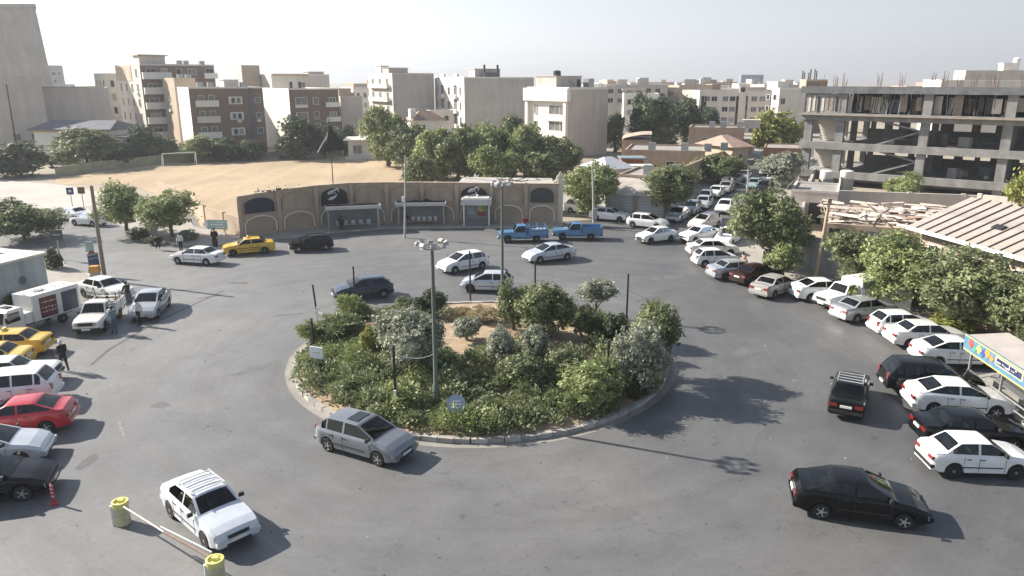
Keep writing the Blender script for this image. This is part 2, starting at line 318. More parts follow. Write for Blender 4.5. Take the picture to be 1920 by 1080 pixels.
M_seat = mat('seat_fabric', (.2, .195, .19), .9, .25, 3)
def lerp_pts(pts, x):
    if x <= pts[0][0]: return pts[0][1]
    for (a, za), (b, zb) in zip(pts, pts[1:]):
        if x <= b: return za + (zb - za) * ((x - a) / (b - a) if b > a else 1)
    return pts[-1][1]
SPECS = {
 # deck: hood/boot line, cab: (rear base, rear roof, front roof, cowl), roof height
 'boxy_sedan': dict(L=4.4, W=1.7, wb=2.67, xf=1.36, deck=[(-2.2, .5), (-2.17, .93), (-2.05, 1.0), (-1.3, 1.02), (.9, .97), (1.75, .86), (2.1, .76), (2.17, .62), (2.2, .42)], cab=(-1.55, -.98, .3, .98), roof=1.41, belt=.97, hatch=False),
 'round_sedan': dict(L=4.5, W=1.75, wb=2.68, xf=1.35, deck=[(-2.25, .5), (-2.2, .92), (-2.05, 1.06), (-1.5, 1.09), (.95, 1.0), (1.7, .86), (2.08, .7), (2.2, .56), (2.25, .4)], cab=(-1.8, -.92, .15, 1.12), roof=1.45, belt=1.0, hatch=False),
 'small_sedan': dict(L=4.0, W=1.62, wb=2.35, xf=1.2, deck=[(-2.0, .5), (-1.97, .93), (-1.85, 1.0), (-1.2, 1.02), (.85, .97), (1.55, .86), (1.9, .75), (1.97, .6), (2.0, .42)], cab=(-1.5, -.95, .2, .95), roof=1.43, belt=.97, hatch=False),
 'old_sedan': dict(L=4.35, W=1.62, wb=2.5, xf=1.3, deck=[(-2.17, .5), (-2.15, .9), (-2.05, .95), (-1.25, .98), (.75, .96), (1.95, .9), (2.12, .84), (2.15, .5), (2.17, .42)], cab=(-1.4, -1.0, .22, .75), roof=1.42, belt=.95, hatch=False),
 'hatch': dict(L=4.2, W=1.74, wb=2.6, xf=1.25, deck=[(-2.1, .5), (-2.08, .85), (-2.0, .98), (-1.5, 1.0), (1.0, .99), (1.62, .88), (1.95, .74), (2.06, .58), (2.1, .4)], cab=(-2.0, -1.45, .15, 1.12), roof=1.47, belt=.99, hatch=True),
 'small_hatch': dict(L=3.82, W=1.65, wb=2.4, xf=1.18, deck=[(-1.91, .5), (-1.89, .84), (-1.82, .95), (-1.4, .97), (.9, .96), (1.45, .86), (1.76, .72), (1.86, .58), (1.91, .4)], cab=(-1.82, -1.3, .12, 1.02), roof=1.43, belt=.96, hatch=True),
 'suv': dict(L=4.55, W=1.84, wb=2.65, xf=1.32, deck=[(-2.27, .6), (-2.25, 1.0), (-2.15, 1.12), (-1.6, 1.13), (1.0, 1.12), (1.8, 1.02), (2.12, .9), (2.22, .7), (2.27, .48)], cab=(-2.15, -1.7, .2, 1.1), roof=1.68, belt=1.12, hatch=True, sill=.34, wr=.34),
 'pickup': dict(L=4.75, W=1.72, wb=2.75, xf=1.5, deck=[(-2.37, .62), (-2.36, .74), (-.35, .76), (-.3, .98), (.95, 1.02), (1.9, .98), (2.2, .93), (2.34, .86), (2.37, .5)], cab=(-.42, -.28, .55, .98), roof=1.62, belt=1.02, hatch=False, sill=.36, wr=.35, bed=True),
}
CARM = {}
def car_meshes(kind):
    if kind in CARM: return CARM[kind]
    S = SPECS[kind]; L, W, wb = S['L'], S['W'], S['wb']; sill = S.get('sill', .24); wr = S.get('wr', .305); ra = wr + .055
    xw = (S['xf'], S['xf'] - wb); c0, c1, c2, c3 = S['cab']; zr = S['roof']
    deck = S['deck']
    def roofz(x):
        if x <= c0 or x >= c3: return None
        crown = zr - .035 * ((x - (c1 + c2) / 2) / ((c2 - c1) / 2 + .3)) ** 2
        if x < c1: k = (x - c0) / (c1 - c0); k = k ** .92
        elif x > c2: k = (c3 - x) / (c3 - c2); k = k ** .95
        else: k = 1
        base = lerp_pts(deck, x); return base + (crown - base) * k
    def hw(x):
        t = abs(x) / (L / 2); return W / 2 * (1 - .03 * t * t - .12 * max(0, (t - .8) / .2) ** 2)
    def zbot(x):
        z = sill + (.06 if abs(x) > L / 2 - .25 else 0)
        for w in xw:
            d = x - w
            if abs(d) < ra: z = max(z, wr + math.sqrt(ra * ra - d * d))
        return z
    def sect(x):
        w = hw(x); zd = lerp_pts(deck, x); zb = zbot(x); zs = zd - .05
        zb = min(zb, zs - .06); r = roofz(x); c = 0 if r is None else max(0, min(1, (r - zd) / (zr - S['belt'])))
        r = zd + .012 if r is None else r
        wt = w * .90 * (1 - c) + W / 2 * .73 * c; wt2 = w * .78 * (1 - c) + W / 2 * .62 * c
        m = zb + (zs - zb) * .55
        return [(0, zb + .02), (w * .93, zb), (w * .985, zb + .03), (w * 1.0, m), (w * .985, zs - .06 if zs - .06 > m else m + .01), (w * .945, zs), (w * .90, zd + .006),
                (wt, zd + (r - zd) * .93 + .008), (wt2, r + .008), (W * .2, r + .03 * (1 if c == 0 else .8)), (0, r + .036 * (1 if c == 0 else .9))]
    xs = set([-L / 2, L / 2, c0, c1, c2, c3] + [p[0] for p in deck])
    for w in xw:
        for i in range(-6, 7): xs.add(w + ra * math.sin(i / 6 * math.pi / 2) * .999)
        xs.add(w - ra - .02); xs.add(w + ra + .02)
    for i in range(1, 6): xs.add(c0 + (c1 - c0) * i / 6); xs.add(c2 + (c3 - c2) * i / 6)
    for i in range(1, 24): xs.add(-L / 2 + L * i / 24)
    mid = (c1 + c2) / 2 + (.12 if not S.get('bed') else 0); rb = c0 + .24 if not S['hatch'] else c0 + .62
    side = [(c1 + .06, c3 - .16)] if S.get('bed') else [(mid + .045, c3 - .22), (rb, mid - .045)] + ([(c0 + .3, rb - .07)] if S['hatch'] else [])
    scr = [(c2 + (c3 - c2) * .09, c3 - (c3 - c2) * .1), (c0 + (c1 - c0) * .16, c1 - (c1 - c0) * .1)]
    for a_, b_ in side + scr: xs.add(a_); xs.add(b_)
    xs = sorted(x for x in xs if -L / 2 <= x <= L / 2); xx = [xs[0]]
    for x in xs[1:]:
        if x - xx[-1] > .012: xx.append(x)
    b = MB(); V = []; n = 0
    for x in xx:
        s = sect(x); prof = [(y, z) for y, z in s] + [(-y, z) for y, z in s[-2:0:-1]]; n = len(prof); V += [(x, y, z) for y, z in prof]
    def inside(x, rng_): return any(a_ < x < b_ for a_, b_ in rng_)
    F = []
    for i in range(len(xx) - 1):
        xm = (xx[i] + xx[i + 1]) / 2; s_open, w_open = inside(xm, side), inside(xm, scr)
        for j in range(n):
            if s_open and j in (6, 13) or w_open and 8 <= j <= 11: continue          # window openings
            F.append((i * n + j, i * n + (j + 1) % n, (i + 1) * n + (j + 1) % n, (i + 1) * n + j))
    F += [tuple(range(n)), tuple((len(xx) - 1) * n + j for j in range(n - 1, -1, -1))]
    b.add(V, F); out = {}
    me = b.mesh('car_body', PAINT['white'], 38); out['body'] = [('body', me, (0, 0, 0), 'paint', None)]
    parts = []
    def bt(name, box_list, m, smooth=None):
        q = MB()
        for c, s in box_list: q.box(c, s)
        parts.append((name, q.mesh(name, m, smooth), (0, 0, 0), None, None))
    # underbody fills the wheel tunnels
    bt('underbody', [((0, 0, sill + .12), (L * .86, W * .62, .22))], M_trim)
    # glazing set in the openings
    stn = lambda a_, b_: [a_] + [x for x in xx if a_ + .012 < x < b_ - .012] + [b_]
    def side_pane(x0, x1, sgn, name):
        q = MB(); B = []; T = []
        for x in stn(x0, x1):
            (ya, za), (yb, zb2) = sect(x)[6:8]; B.append((x, sgn * (ya - .006), za)); T.append((x, sgn * (yb - .006), zb2))
        m_ = len(B); q.add(B + T, [(i, i + 1, m_ + i + 1, m_ + i) for i in range(m_ - 1)]); parts.append((name, q.mesh(name, car_glass, fix=False), (0, 0, 0), None, None))
    for sg in (1, -1):
        for k_, (a_, b_) in enumerate(side): side_pane(a_, b_, sg, 'quarter_window' if k_ == 2 else 'side_window')
    def screen(xa, xb, name):
        q = MB(); P = []; X = stn(xa, xb)
        for x in X:
            row = [(y, z) for y, z in sect(x)[8:11]]; row = row + [(-y, z) for y, z in row[-2::-1]]; P += [(x, y, z - .006) for y, z in row]
        q.add(P, [(i * 5 + j, i * 5 + j + 1, (i + 1) * 5 + j + 1, (i + 1) * 5 + j) for i in range(len(X) - 1) for j in range(4)]); parts.append((name, q.mesh(name, car_glass, 60), (0, 0, 0), None, None))
    screen(*scr[0], 'windscreen'); screen(*scr[1], 'rear_window')
    # cabin: tub, dashboard, seats, shelf
    q = MB(); zb_ = S['belt'] - .06; x0_, x1_ = c0 + .15, c3 - .1; iw = W * .43
    q.box(((x0_ + x1_) / 2, 0, .52), (x1_ - x0_, 2 * iw, .06))
    for sg in (1, -1): q.box(((x0_ + x1_) / 2, sg * (iw - .02), (.5 + zb_) / 2), (x1_ - x0_, .04, zb_ - .5))
    q.box((c3 - .22, 0, zb_ - .12), (.36, 2 * iw - .1, .24)); 
    if not S['hatch'] and not S.get('bed'): q.box((c0 + (c1 - c0) * .5, 0, zb_ - .02), ((c1 - c0) * 1.2, 2 * iw - .1, .04), mi=1)
    fx = c2 - .35 if not S.get('bed') else c1 + .35
    for sg in (1, -1): q.box((fx, sg * W * .2, .68), (.5, .48, .2), mi=1); q.box((fx - .26, sg * W * .2, .98), (.14, .46, .6), mi=1, taper=.85); q.box((fx - .28, sg * W * .2, 1.3 if S['roof'] < 1.6 else 1.38), (.1, .24, .14), mi=1)
    if not S.get('bed'): q.box((c1 + .25, 0, .68), (.5, 2 * iw - .15, .2), mi=1); q.box((c1 - .02, 0, .95), (.15, 2 * iw - .15, .55), mi=1, taper=.9)
    q.tube((c3 - .5, W * .2, zb_ + .02), (c3 - .47, W * .2, zb_ + .035), .17, n=14)
    parts.append(('cabin', q.mesh('cabin', [M_trim, M_seat]), (0, 0, 0), None, None))
    # ends
    xe = L / 2; zh = lerp_pts(deck, xe - .16) - .14; we = hw(xe) ; zt = lerp_pts(deck, -xe + .1) - .2
    old = kind in ('old_sedan', 'pickup')
    if old:
        for sg in (1, -1):
            q = MB(); q.tube((xe - .06, sg * (we - .24), zh - .02), (xe + .012, sg * (we - .24), zh - .02), .1, .095, 12); parts.append(('headlight', q.mesh('headlight', M_head), (0, 0, 0), None, None))
        bt('grille', [((xe - .02, 0, zh - .02), (.05, W * .5, .2))], M_trim)
    else:
        slope = .5
        for sg in (1, -1):
            q = MB(); y1 = hw(xe - .13) + .008; y0 = y1 - .44; zc = lerp_pts(deck, xe - .1) - .015
            q.add([(xe + .006, sg * y0, zc - .2), (xe - .12, sg * y1, zc - .17), (xe - .14, sg * y1, zc - .02), (xe - .03, sg * y0, zc - .06), (xe - .2, sg * y0, zc - .2), (xe - .3, sg * (y1 - .05), zc - .2), (xe - .34, sg * (y1 - .05), zc + .005), (xe - .22, sg * y0, zc + .01)],
                  [(0, 1, 2, 3), (4, 5, 6, 7), (0, 1, 5, 4), (3, 2, 6, 7), (1, 2, 6, 5), (0, 3, 7, 4)]); parts.append(('headlight', q.mesh('headlight', M_head), (0, 0, 0), None, None))
        bt('grille', [((xe - .03, 0, lerp_pts(deck, xe - .1) - .15), (.08, W * .42, .11)), ((xe - .01, 0, .34), (.06, W * .5, .1))], M_trim)
    for sg in (1, -1):
        q = MB(); hgt = .3 if S['hatch'] else .15; q.box((-xe + .05, sg * (we - .15), zt + (.08 if S['hatch'] else .03)), (.13, .34 if not S['hatch'] else .2, hgt)); parts.append(('tail_light', q.mesh('tail_light', M_tail), (0, 0, 0), None, None))
    bt('front_bumper', [((xe - .05, 0, .47), (.16, W * .9, .13))], M_trim if old or kind == 'small_sedan' else PAINT['white']); bt('rear_bumper', [((-xe + .05, 0, .47), (.18, W * .9, .14))], M_trim if old or kind == 'small_sedan' else PAINT['white'])
    if not (old or kind == 'small_sedan'):
        for k in (-1, -2): p = parts[k]; parts[k] = (p[0], p[1], p[2], 'paint', None)
    bt('number_plate', [((xe + .036, 0, .47), (.012, .5, .11))], M_plate); bt('number_plate', [((-xe - (.03 if S['hatch'] else .012), 0, .5 if S['hatch'] else .72), (.05, .5, .11))], M_plate)
    for sg in (1, -1):
        q = MB(); q.box((c3 - .28, sg * (W / 2 + .06), lerp_pts(deck, c3 - .3) + .07), (.1, .19, .13), taper=.8); parts.append(('wing_mirror', q.mesh('wing_mirror', M_trim), (0, 0, 0), None, None))
    # door gaps and handles
    q = MB(); zb_ = sill + .1
    for sg in (1, -1):
        for x in ((c3 - .22, mid, c1 + .12 if not S['hatch'] else c1 + .42) if not S.get('bed') else (c3 - .2, c1 + .03)):
            if min(abs(x - w) for w in xw) < ra: zlo = wr + ra * .9
            else: zlo = zb_
            s = sect(x); q = MB(); q.box((x, sg * (s[3][0] * .995), (zlo + s[5][1] - .06) / 2), (.016, .014, s[5][1] - .06 - zlo)); parts.append(('door_seam', q.mesh('door_seam', M_trim), (0, 0, 0), None, None))
        q = MB(); q.box(((c3 - .2 + c1) / 2, sg * W / 2 * .992, .5), (wb - 2 * ra - .1, .03, .045)); parts.append(('side_moulding', q.mesh('side_moulding', M_trim), (0, 0, 0), None, None))
    for sg in (1, -1):
        for x in ((mid + .12, c1 + .3) if not S.get('bed') else (c1 + .12,)): q = MB(); q.box((x, sg * (W / 2 * .992), lerp_pts(deck, x) - .17), (.17, .03, .03)); parts.append(('door_handle', q.mesh('door_handle', M_trim), (0, 0, 0), None, None))
    if S.get('bed'):
        q = MB(); x0, x1 = -xe - .02, c0 - .05; wd = W / 2 + .03; cx = (x0 + x1) / 2; ln = x1 - x0; zb_ = .72; hh = .5
        q.box((cx, 0, zb_ + .03), (ln, 2 * wd, .08))
        for sg in (1, -1): q.box((cx, sg * (wd - .03), zb_ + .07 + hh / 2), (ln, .05, hh))
        for x in (x0 + .03, x1 - .03): q.box((x, 0, zb_ + .07 + hh / 2), (.05, 2 * wd - .12, hh))
        for sg in (1, -1):
            for i in range(5): q.box((x0 + .2 + i * (ln - .4) / 4, sg * (wd + .005), zb_ + .07 + hh / 2), (.06, .04, hh))
        parts.append(('cargo_bed', q.mesh('cargo_bed', PAINT['white']), (0, 0, 0), 'paint', None))
    out['parts'] = parts; out['wheels'] = [(xw[0], sg * (W / 2 - .115)) for sg in (1, -1)] + [(xw[1], sg * (W / 2 - .115)) for sg in (1, -1)]; out['wr'] = wr
    CARM[kind] = out; return out
WHEELM = {}
def wheel_mesh(r, alloy):
    k = (r, alloy)
    if k in WHEELM: return WHEELM[k]
    M = Matrix.Rotation(math.pi / 2, 3, 'X'); t = MB(); t.lathe([(r * .62, -.095), (r * .93, -.1), (r, -.075), (r, .075), (r * .93, .1), (r * .62, .095)], 20, M=M)
    q = MB(); q.lathe([(.02, -.1), (r * .2, -.1), (r * .26, -.085), (r * .5, -.09), (r * .58, -.075), (r * .64, -.099), (r * .64, .099), (r * .58, .075), (r * .5, .09), (r * .26, .085), (r * .2, .1), (.02, .1)], 20, M=M)
    if alloy:
        for i in range(5):
            a = 2 * math.pi * i / 5
            for s in (-1, 1): q.box((math.cos(a) * r * .36, s * .094, math.sin(a) * r * .36), (r * .5, .02, r * .15), M=Matrix.Rotation(-a, 3, 'Y'))
    WHEELM[k] = (t.mesh('tyre', M_rub, 40), q.mesh('rim', M_rim if alloy else M_hub, 40)); return WHEELM[k]
def set_paint(o, m):
    o.material_slots[0].link = 'OBJECT'; o.material_slots[0].material = m
CAR_LOG = []
def car(kind, colour, place, label, cat='car', name='parked_car', group=None, alloy=True, rack=False, sunroof=False, far=False, taxi=False):
    S = SPECS[kind]; D = car_meshes(kind); p = PAINT[colour]; k = place[0]; W2 = S['W'] / 2
    if k == 'W':                                    # rear and front wheel of the visible side, as seen on the ground
        A, B = G(*place[1]), G(*place[2]); d = (B - A).normalized(); left = Vector((-d.y, d.x, 0)); sd = 1 if place[3] == 'R' else -1
        xm = (S['xf'] + S['xf'] - S['wb']) / 2; c = (A + B) / 2 + left * sd * (W2 - .05) - d * xm; h = math.atan2(d.y, d.x)
    elif k in ('RW', 'FW'):                         # one wheel on the right side and a heading
        h = math.radians(place[2]); d = Vector((math.cos(h), math.sin(h), 0)); left = Vector((-d.y, d.x, 0)); c = G(*place[1]) + left * (W2 - .05) - d * (S['xf'] - (S['wb'] if k == 'RW' else 0))
    elif k == 'END':                                # centre of one end on the ground, axis, and whether that end is the front
        a = math.radians(place[2]); d = Vector((math.cos(a), math.sin(a), 0)); c = G(*place[1]) - d * S['L'] / 2; h = a if place[3] == 'front' else a + math.pi
    elif k == 'P': c = Vector((place[1][0], place[1][1], 0)); h = math.radians(place[2])
    else: c = G(*place[1]); h = math.radians(place[2])
    t = thing(name, label, cat, (c.x, c.y, .005), h, group); CAR_LOG.append((label, c.x, c.y, math.degrees(h), S['L'], S['W']))
    o = put('body', D['body'][0][1], t); set_paint(o, p)
    for nm, me, loc, pt, _ in D['parts']:
        if far and nm in ('door_seam', 'side_moulding', 'door_handle', 'number_plate', 'quarter_window'): continue
        q = put(nm, me, t)
        if pt == 'paint': set_paint(q, p)
    tm, rm = wheel_mesh(D['wr'], alloy)
    for x, y in D['wheels']:
        w = put('wheel', tm, t, (x, y, D['wr'])); put('rim', rm, w)
    if rack:
        q = MB(); c1, c2 = S['cab'][1], S['cab'][2]; z = S['roof'] + .09; hw_ = S['W'] * .33
        for i in range(4): q.box((c1 + .08 + (c2 - c1 - .16) * i / 3, 0, z), (.06, hw_ * 2, .025))
        for sg in (1, -1):
            q.box(((c1 + c2) / 2, sg * hw_, z + .015), (c2 - c1, .03, .03)); q.box((c1 + .15, sg * hw_, z - .05), (.04, .03, .12)); q.box((c2 - .15, sg * hw_, z - .05), (.04, .03, .12))
        q.build('roof_rack', mat('rack_metal', (.5, .5, .5), .5, .1, 4, metal=.2), t)
    if sunroof:
        q = MB(); q.box(((S['cab'][1] + S['cab'][2]) / 2 + .35, 0, S['roof'] + .028), (.55, .82, .03)); q.build('sunroof', glass, t)
    if taxi:
        q = MB(); q.box((.0, 0, S['roof'] + .12), (.16, .42, .14), taper=.8); q.build('taxi_sign', mat('taxi_sign', (.8, .72, .3), .4, .05), t)
        q = MB()
        for sg in (1, -1): q.box((0, sg * W2 * .995, .66), (2.2, .02, .07))
        q.build('side_stripe', mat('taxi_stripe', (.25, .06, .03), .5, .1), t)
    return t
ST = 'cars queued along the side street'
PR = 'cars parked nose in along the right-hand pavement'
PL = 'cars parked in the row at the lower left'
MV = 'cars driving round the circle'
car('hatch', 'grey', ('W', (613, 846), (711, 875), 'R'), 'grey hatchback with dark sunroof driving beside the front kerb of the roundabout', name='driving_car', group=MV, sunroof=True)
car('boxy_sedan', 'coolwhite', ('W', (320, 970), (387, 1031), 'R'), 'white sedan with silver roof rack driving past the two yellow drums', name='driving_car', group=MV, rack=True, alloy=False)
car('round_sedan', 'black', ('W', (1541, 974), (1690, 993), 'R'), 'glossy black sedan driving alone in the lower right of the road', name='driving_car', group=MV)
car('old_sedan', 'blackgreen', ('C', (1590, 758), 62), 'black old sedan with roof rack seen from behind on the road', name='driving_car', group=MV, rack=True, alloy=False)
car('round_sedan', 'palesilver', ('W', (1066, 488), (1010, 495), 'L'), 'silver sedan driving left just below the blue pickups', name='driving_car', group=MV)
car('hatch', 'white', ('W', (905, 505), (853, 514), 'L'), 'white tall hatchback driving left between the two lamp masts', name='driving_car', group=MV)
car('small_hatch', 'palesilver', ('W', (940, 550), (884, 549), 'L'), 'pale small hatchback partly hidden behind the far lamp mast', name='driving_car', group=MV, alloy=False)
car('hatch', 'navy', ('C', (680, 557), 203), 'dark navy hatchback driving behind the left shrubs of the island', name='driving_car', group=MV)
car('boxy_sedan', 'white', ('W', (388, 499), (333, 496), 'L'), 'white sedan driving left in front of the yellow taxi', name='driving_car', group=MV)
car('boxy_sedan', 'taxi', ('W', (498, 476), (437, 481), 'L'), 'yellow taxi sedan by the left end of the arched wall', 'taxi', 'taxi', alloy=False, taxi=True)
car('small_hatch', 'black', ('W', (612, 470), (560, 474), 'L'), 'black hatchback in the shade of the arched wall', name='parked_car')
# right-hand row, from the front of the picture backwards
car('small_sedan', 'white', ('RW', (1786, 897), -3), 'white boxy sedan nearest the camera in the right-hand parked row', group=PR, alloy=False)
car('boxy_sedan', 'black', ('FW', (1897, 849), -6), 'black sedan between two white sedans in the right-hand row', group=PR)
car('round_sedan', 'white', ('RW', (1749, 779), -8), 'white rounded sedan between the black sedan and the black crossover', group=PR)
car('suv', 'black', ('RW', (1700, 745), -9), 'black crossover parked between white sedans at the right', group=PR)
car('round_sedan', 'white', ('RW', (1758, 690), -3), 'white sedan parked in front of the painted shelter', group=PR)
car('boxy_sedan', 'offwhite', ('RW', (1705, 655), 0), 'off-white sedan with pale bonnet next to the white hatchback', group=PR, alloy=False)
car('small_hatch', 'white', ('RW', (1667, 634), 3), 'white hatchback with dark rear window in the right-hand row', group=PR)
car('boxy_sedan', 'silver', ('RW', (1606, 607), 20), 'silver-grey sedan parked beside the white van-backed pickup', group=PR)
car('round_sedan', 'white', ('RW', (1520, 567), 6), 'white sedan parked between the white pickup and dusty grey sedan', group=PR)
car('boxy_sedan', 'dustgrey', ('RW', (1452, 561), 40), 'dusty grey-brown sedan parked askew by the leaning pole', group=PR, alloy=False)
car('boxy_sedan', 'maroon', ('RW', (1411, 537), 32), 'dark maroon sedan parked behind the dusty grey one', group=PR)
car('boxy_sedan', 'silver', ('RW', (1360, 527), 14), 'light grey sedan with pale tailgate under the large street tree', group=PR, alloy=False)
car('small_hatch', 'white', ('RW', (1322, 502), 8), 'white hatchback next to the light grey sedan near the street mouth', group=PR)
car('boxy_sedan', 'offwhite', ('C', (1335, 478), 5), 'cream-white sedan parked last in the row at the street mouth', group=PR, alloy=False)
# left-hand row
car('round_sedan', 'black', ('END', (108, 912), 16, 'front'), 'black sedan nearest the camera in the left row behind the red post', group=PL)
car('round_sedan', 'palesilver', ('END', (99, 852), 16, 'front'), 'pale silver sedan between the black sedan and the red one', group=PL)
car('round_sedan', 'red', ('END', (143, 795), 15, 'rear'), 'red sedan parked in the left row', group=PL)
car('suv', 'white', ('END', (112, 748), 14, 'rear'), 'white crossover with dark rear window beside the red sedan', group=PL)
car('old_sedan', 'white', ('END', (114, 714), 12, 'front'), 'white old sedan with long bonnet beside the man in black', group=PL, alloy=False)
car('boxy_sedan', 'taxi', ('END', (60, 688), 11, 'rear'), 'yellow taxi cut off by the left edge behind the white old sedan', 'taxi', 'taxi', PL, taxi=True, alloy=False)
car('boxy_sedan', 'taxi', ('END', (95, 661), 8, 'rear'), 'yellow taxi parked in front of the box truck', 'taxi', 'taxi', PL, taxi=True, alloy=False)
car('round_sedan', 'silver', ('C', (284, 586), -80), 'silver sedan facing the camera beside the white pickup', name='parked_car')
car('boxy_sedan', 'white', ('W', (159, 558), (203, 567), 'R'), 'white sedan at the foot of the leaning timber pole', alloy=False)
# far left street
car('small_hatch', 'white', ('C', (168, 422), 163), 'white hatchback nearer of two on the far left street', far=True)
car('boxy_sedan', 'white', ('C', (135, 412), 160), 'white sedan farther of two on the far left street', far=True)
# corner and junction
car('suv', 'white', ('C', (1095, 401), -38), 'white crossover parked beside the corner tree', far=True)
car('boxy_sedan', 'white', ('C', (1143, 413), -24), 'white sedan parked at the corner behind the concrete pole', far=True, alloy=False)
car('hatch', 'white', ('W', (1187, 427), (1230, 431), 'R'), 'white hatchback parked in front of the shuttered garage', far=True)
car('small_sedan', 'white', ('C', (1230, 453), 207), 'white sedan crossing the junction towards the blue pickups', name='driving_car', far=True, alloy=False)
car('boxy_sedan', 'white', ('C', (1311, 451), 212), 'white sedan waiting at the street mouth facing left', name='driving_car', far=True, alloy=False)
car('hatch', 'dusty_white', ('C', (1321, 427), 224), 'dusty white hatchback turning out of the side street', name='driving_car', far=True)
car('round_sedan', 'white', ('C', (1366, 455), 236), 'white sedan half hidden by the large street tree', name='driving_car', far=True)
car('round_sedan', 'white', ('C', (1359, 397), 244), 'white sedan driving alone down the side street', name='driving_car', far=True)
car('hatch', 'teal', ('C', (1413, 354), 244), 'pale teal hatchback on the right kerb of the side street', far=True)
SV = Vector((.437, .9, 0)).normalized()
for i, (kd, cl, lb) in enumerate((('round_sedan', 'silver', 'silver sedan first in the side street queue beside the garage'), ('hatch', 'slate', 'slate blue hatchback second in the side street queue'), ('boxy_sedan', 'palesilver', 'pale silver sedan third in the side street queue'),
        ('small_sedan', 'silver', 'silver small sedan fourth in the side street queue'), ('boxy_sedan', 'white', 'white-roofed sedan fifth in the side street queue'), ('round_sedan', 'dustgrey', 'dusty grey sedan sixth in the side street queue'), ('small_hatch', 'offwhite', 'cream hatchback seventh in the side street queue'),
        ('boxy_sedan', 'slate', 'slate sedan eighth in the side street queue'), ('round_sedan', 'palesilver', 'pale sedan ninth in the side street queue'), ('small_hatch', 'white', 'white hatchback tenth and farthest in the side street queue'))):
    p = Vector((18.7, 81.6, 0)) + SV * 4.85 * i + Vector((.35, -.17, 0)) * (i % 3 - 1); car(kd, cl, ('P', (p.x, p.y), 244 + (i * 37 % 7 - 3)), lb, group=ST, far=True)
NV = Vector((SV.y, -SV.x, 0))
for kd, cl, along, off, lb in (('boxy_sedan', 'black', 27, 5.0, 'black sedan on the right kerb of the side street before the teal car'), ('round_sedan', 'white', 36, 5.0, 'white sedan on the right kerb of the side street beyond the teal car'), ('small_hatch', 'grey', 41.5, 4.9, 'grey hatchback far up the right kerb of the side street'), ('round_sedan', 'white', 47, 2.6, 'white sedan far away driving in the middle of the side street')):
    p = Vector((18.7, 81.6, 0)) + SV * along + NV * off; car(kd, cl, ('P', (p.x, p.y), 244), lb, group=ST, far=True)
# blue pickups
M_load = mat('bundled_load', (.3, .36, .42), .8, .3, 5)
def pickup(colour, place, label, load, **kw):
    t = car('pickup', colour, place, label, 'pickup truck', 'pickup_truck', alloy=False, **kw); return t
a = pickup('blue', ('W', (1006, 455), (952, 456), 'L'), 'blue pickup truck with rack over its bed by the arched wall', 1, group='blue pickup trucks')
q = MB()
for sg in (1, -1):
    for x in (-2.2, -1.4, -.6): q.box((x, sg * .82, 1.36), (.05, .05, .35))
    q.box((-1.4, sg * .82, 1.54), (1.9, .05, .05))
for x in (-2.2, -1.4, -.6): q.box((x, 0, 1.54), (.05, 1.64, .05))
q.build('bed_rack', PAINT['blue'], a)
q = MB(); r = rnd(4)
for i in range(7): q.box((-2.1 + i * .27, r.uniform(-.3, .3), 1.05), (.24, .9, .3), r.uniform(-.2, .2))
q.build('load', M_load, a)
b_ = pickup('blue', ('W', (1107, 451), (1055, 451), 'L'), 'blue pickup truck with empty bed behind the other blue pickup', 0, group='blue pickup trucks')
# white pickup with a loaded bed facing the camera, and a nose-out pickup with a hard canopy
w = pickup('offwhite', ('C', (189, 609), -80), 'white pickup with timber stakes in its bed facing the camera', 0)
q = MB(); r = rnd(8)
for sg in (1, -1):
    for x in (-2.2, -1.5, -.8): q.tube((x, sg * .8, .8), (x + r.uniform(-.1, .1), sg * (.85 + r.uniform(0, .15)), 1.75 + r.uniform(0, .35)), .04, .03, 6)
q.build('timber_stake', mat('weathered_timber', (.26, .21, .16), .85, .2, 5), w)
q = MB()
for i in range(6): q.box((-2.0 + i * .26, r.uniform(-.15, .15), 1.0 + r.uniform(0, .2)), (.24, 1.2, .3), r.uniform(-.25, .25))
q.build('load', mat('sack_load', (.4, .36, .3), .9, .25, 4), w)
v = pickup('white', ('C', (1584, 572), 206), 'white pickup with hard box canopy parked nose out under the trees', 0, group=PR)
q = MB(); q.box((-1.4, 0, 1.5), (1.98, 1.74, .62)); q.box((-1.4, 0, 1.84), (1.94, 1.6, .08), taper=.9); q.build('canopy_box', mat('canopy_white', (.66, .64, .6), .5, .1, 1.5), v)
q = MB(); q.box((-1.4, .874, 1.5), (1.7, .012, .45)); q.build('canopy_side_panel', mat('canopy_panel_green', (.2, .26, .22), .5, .15, 2), v)

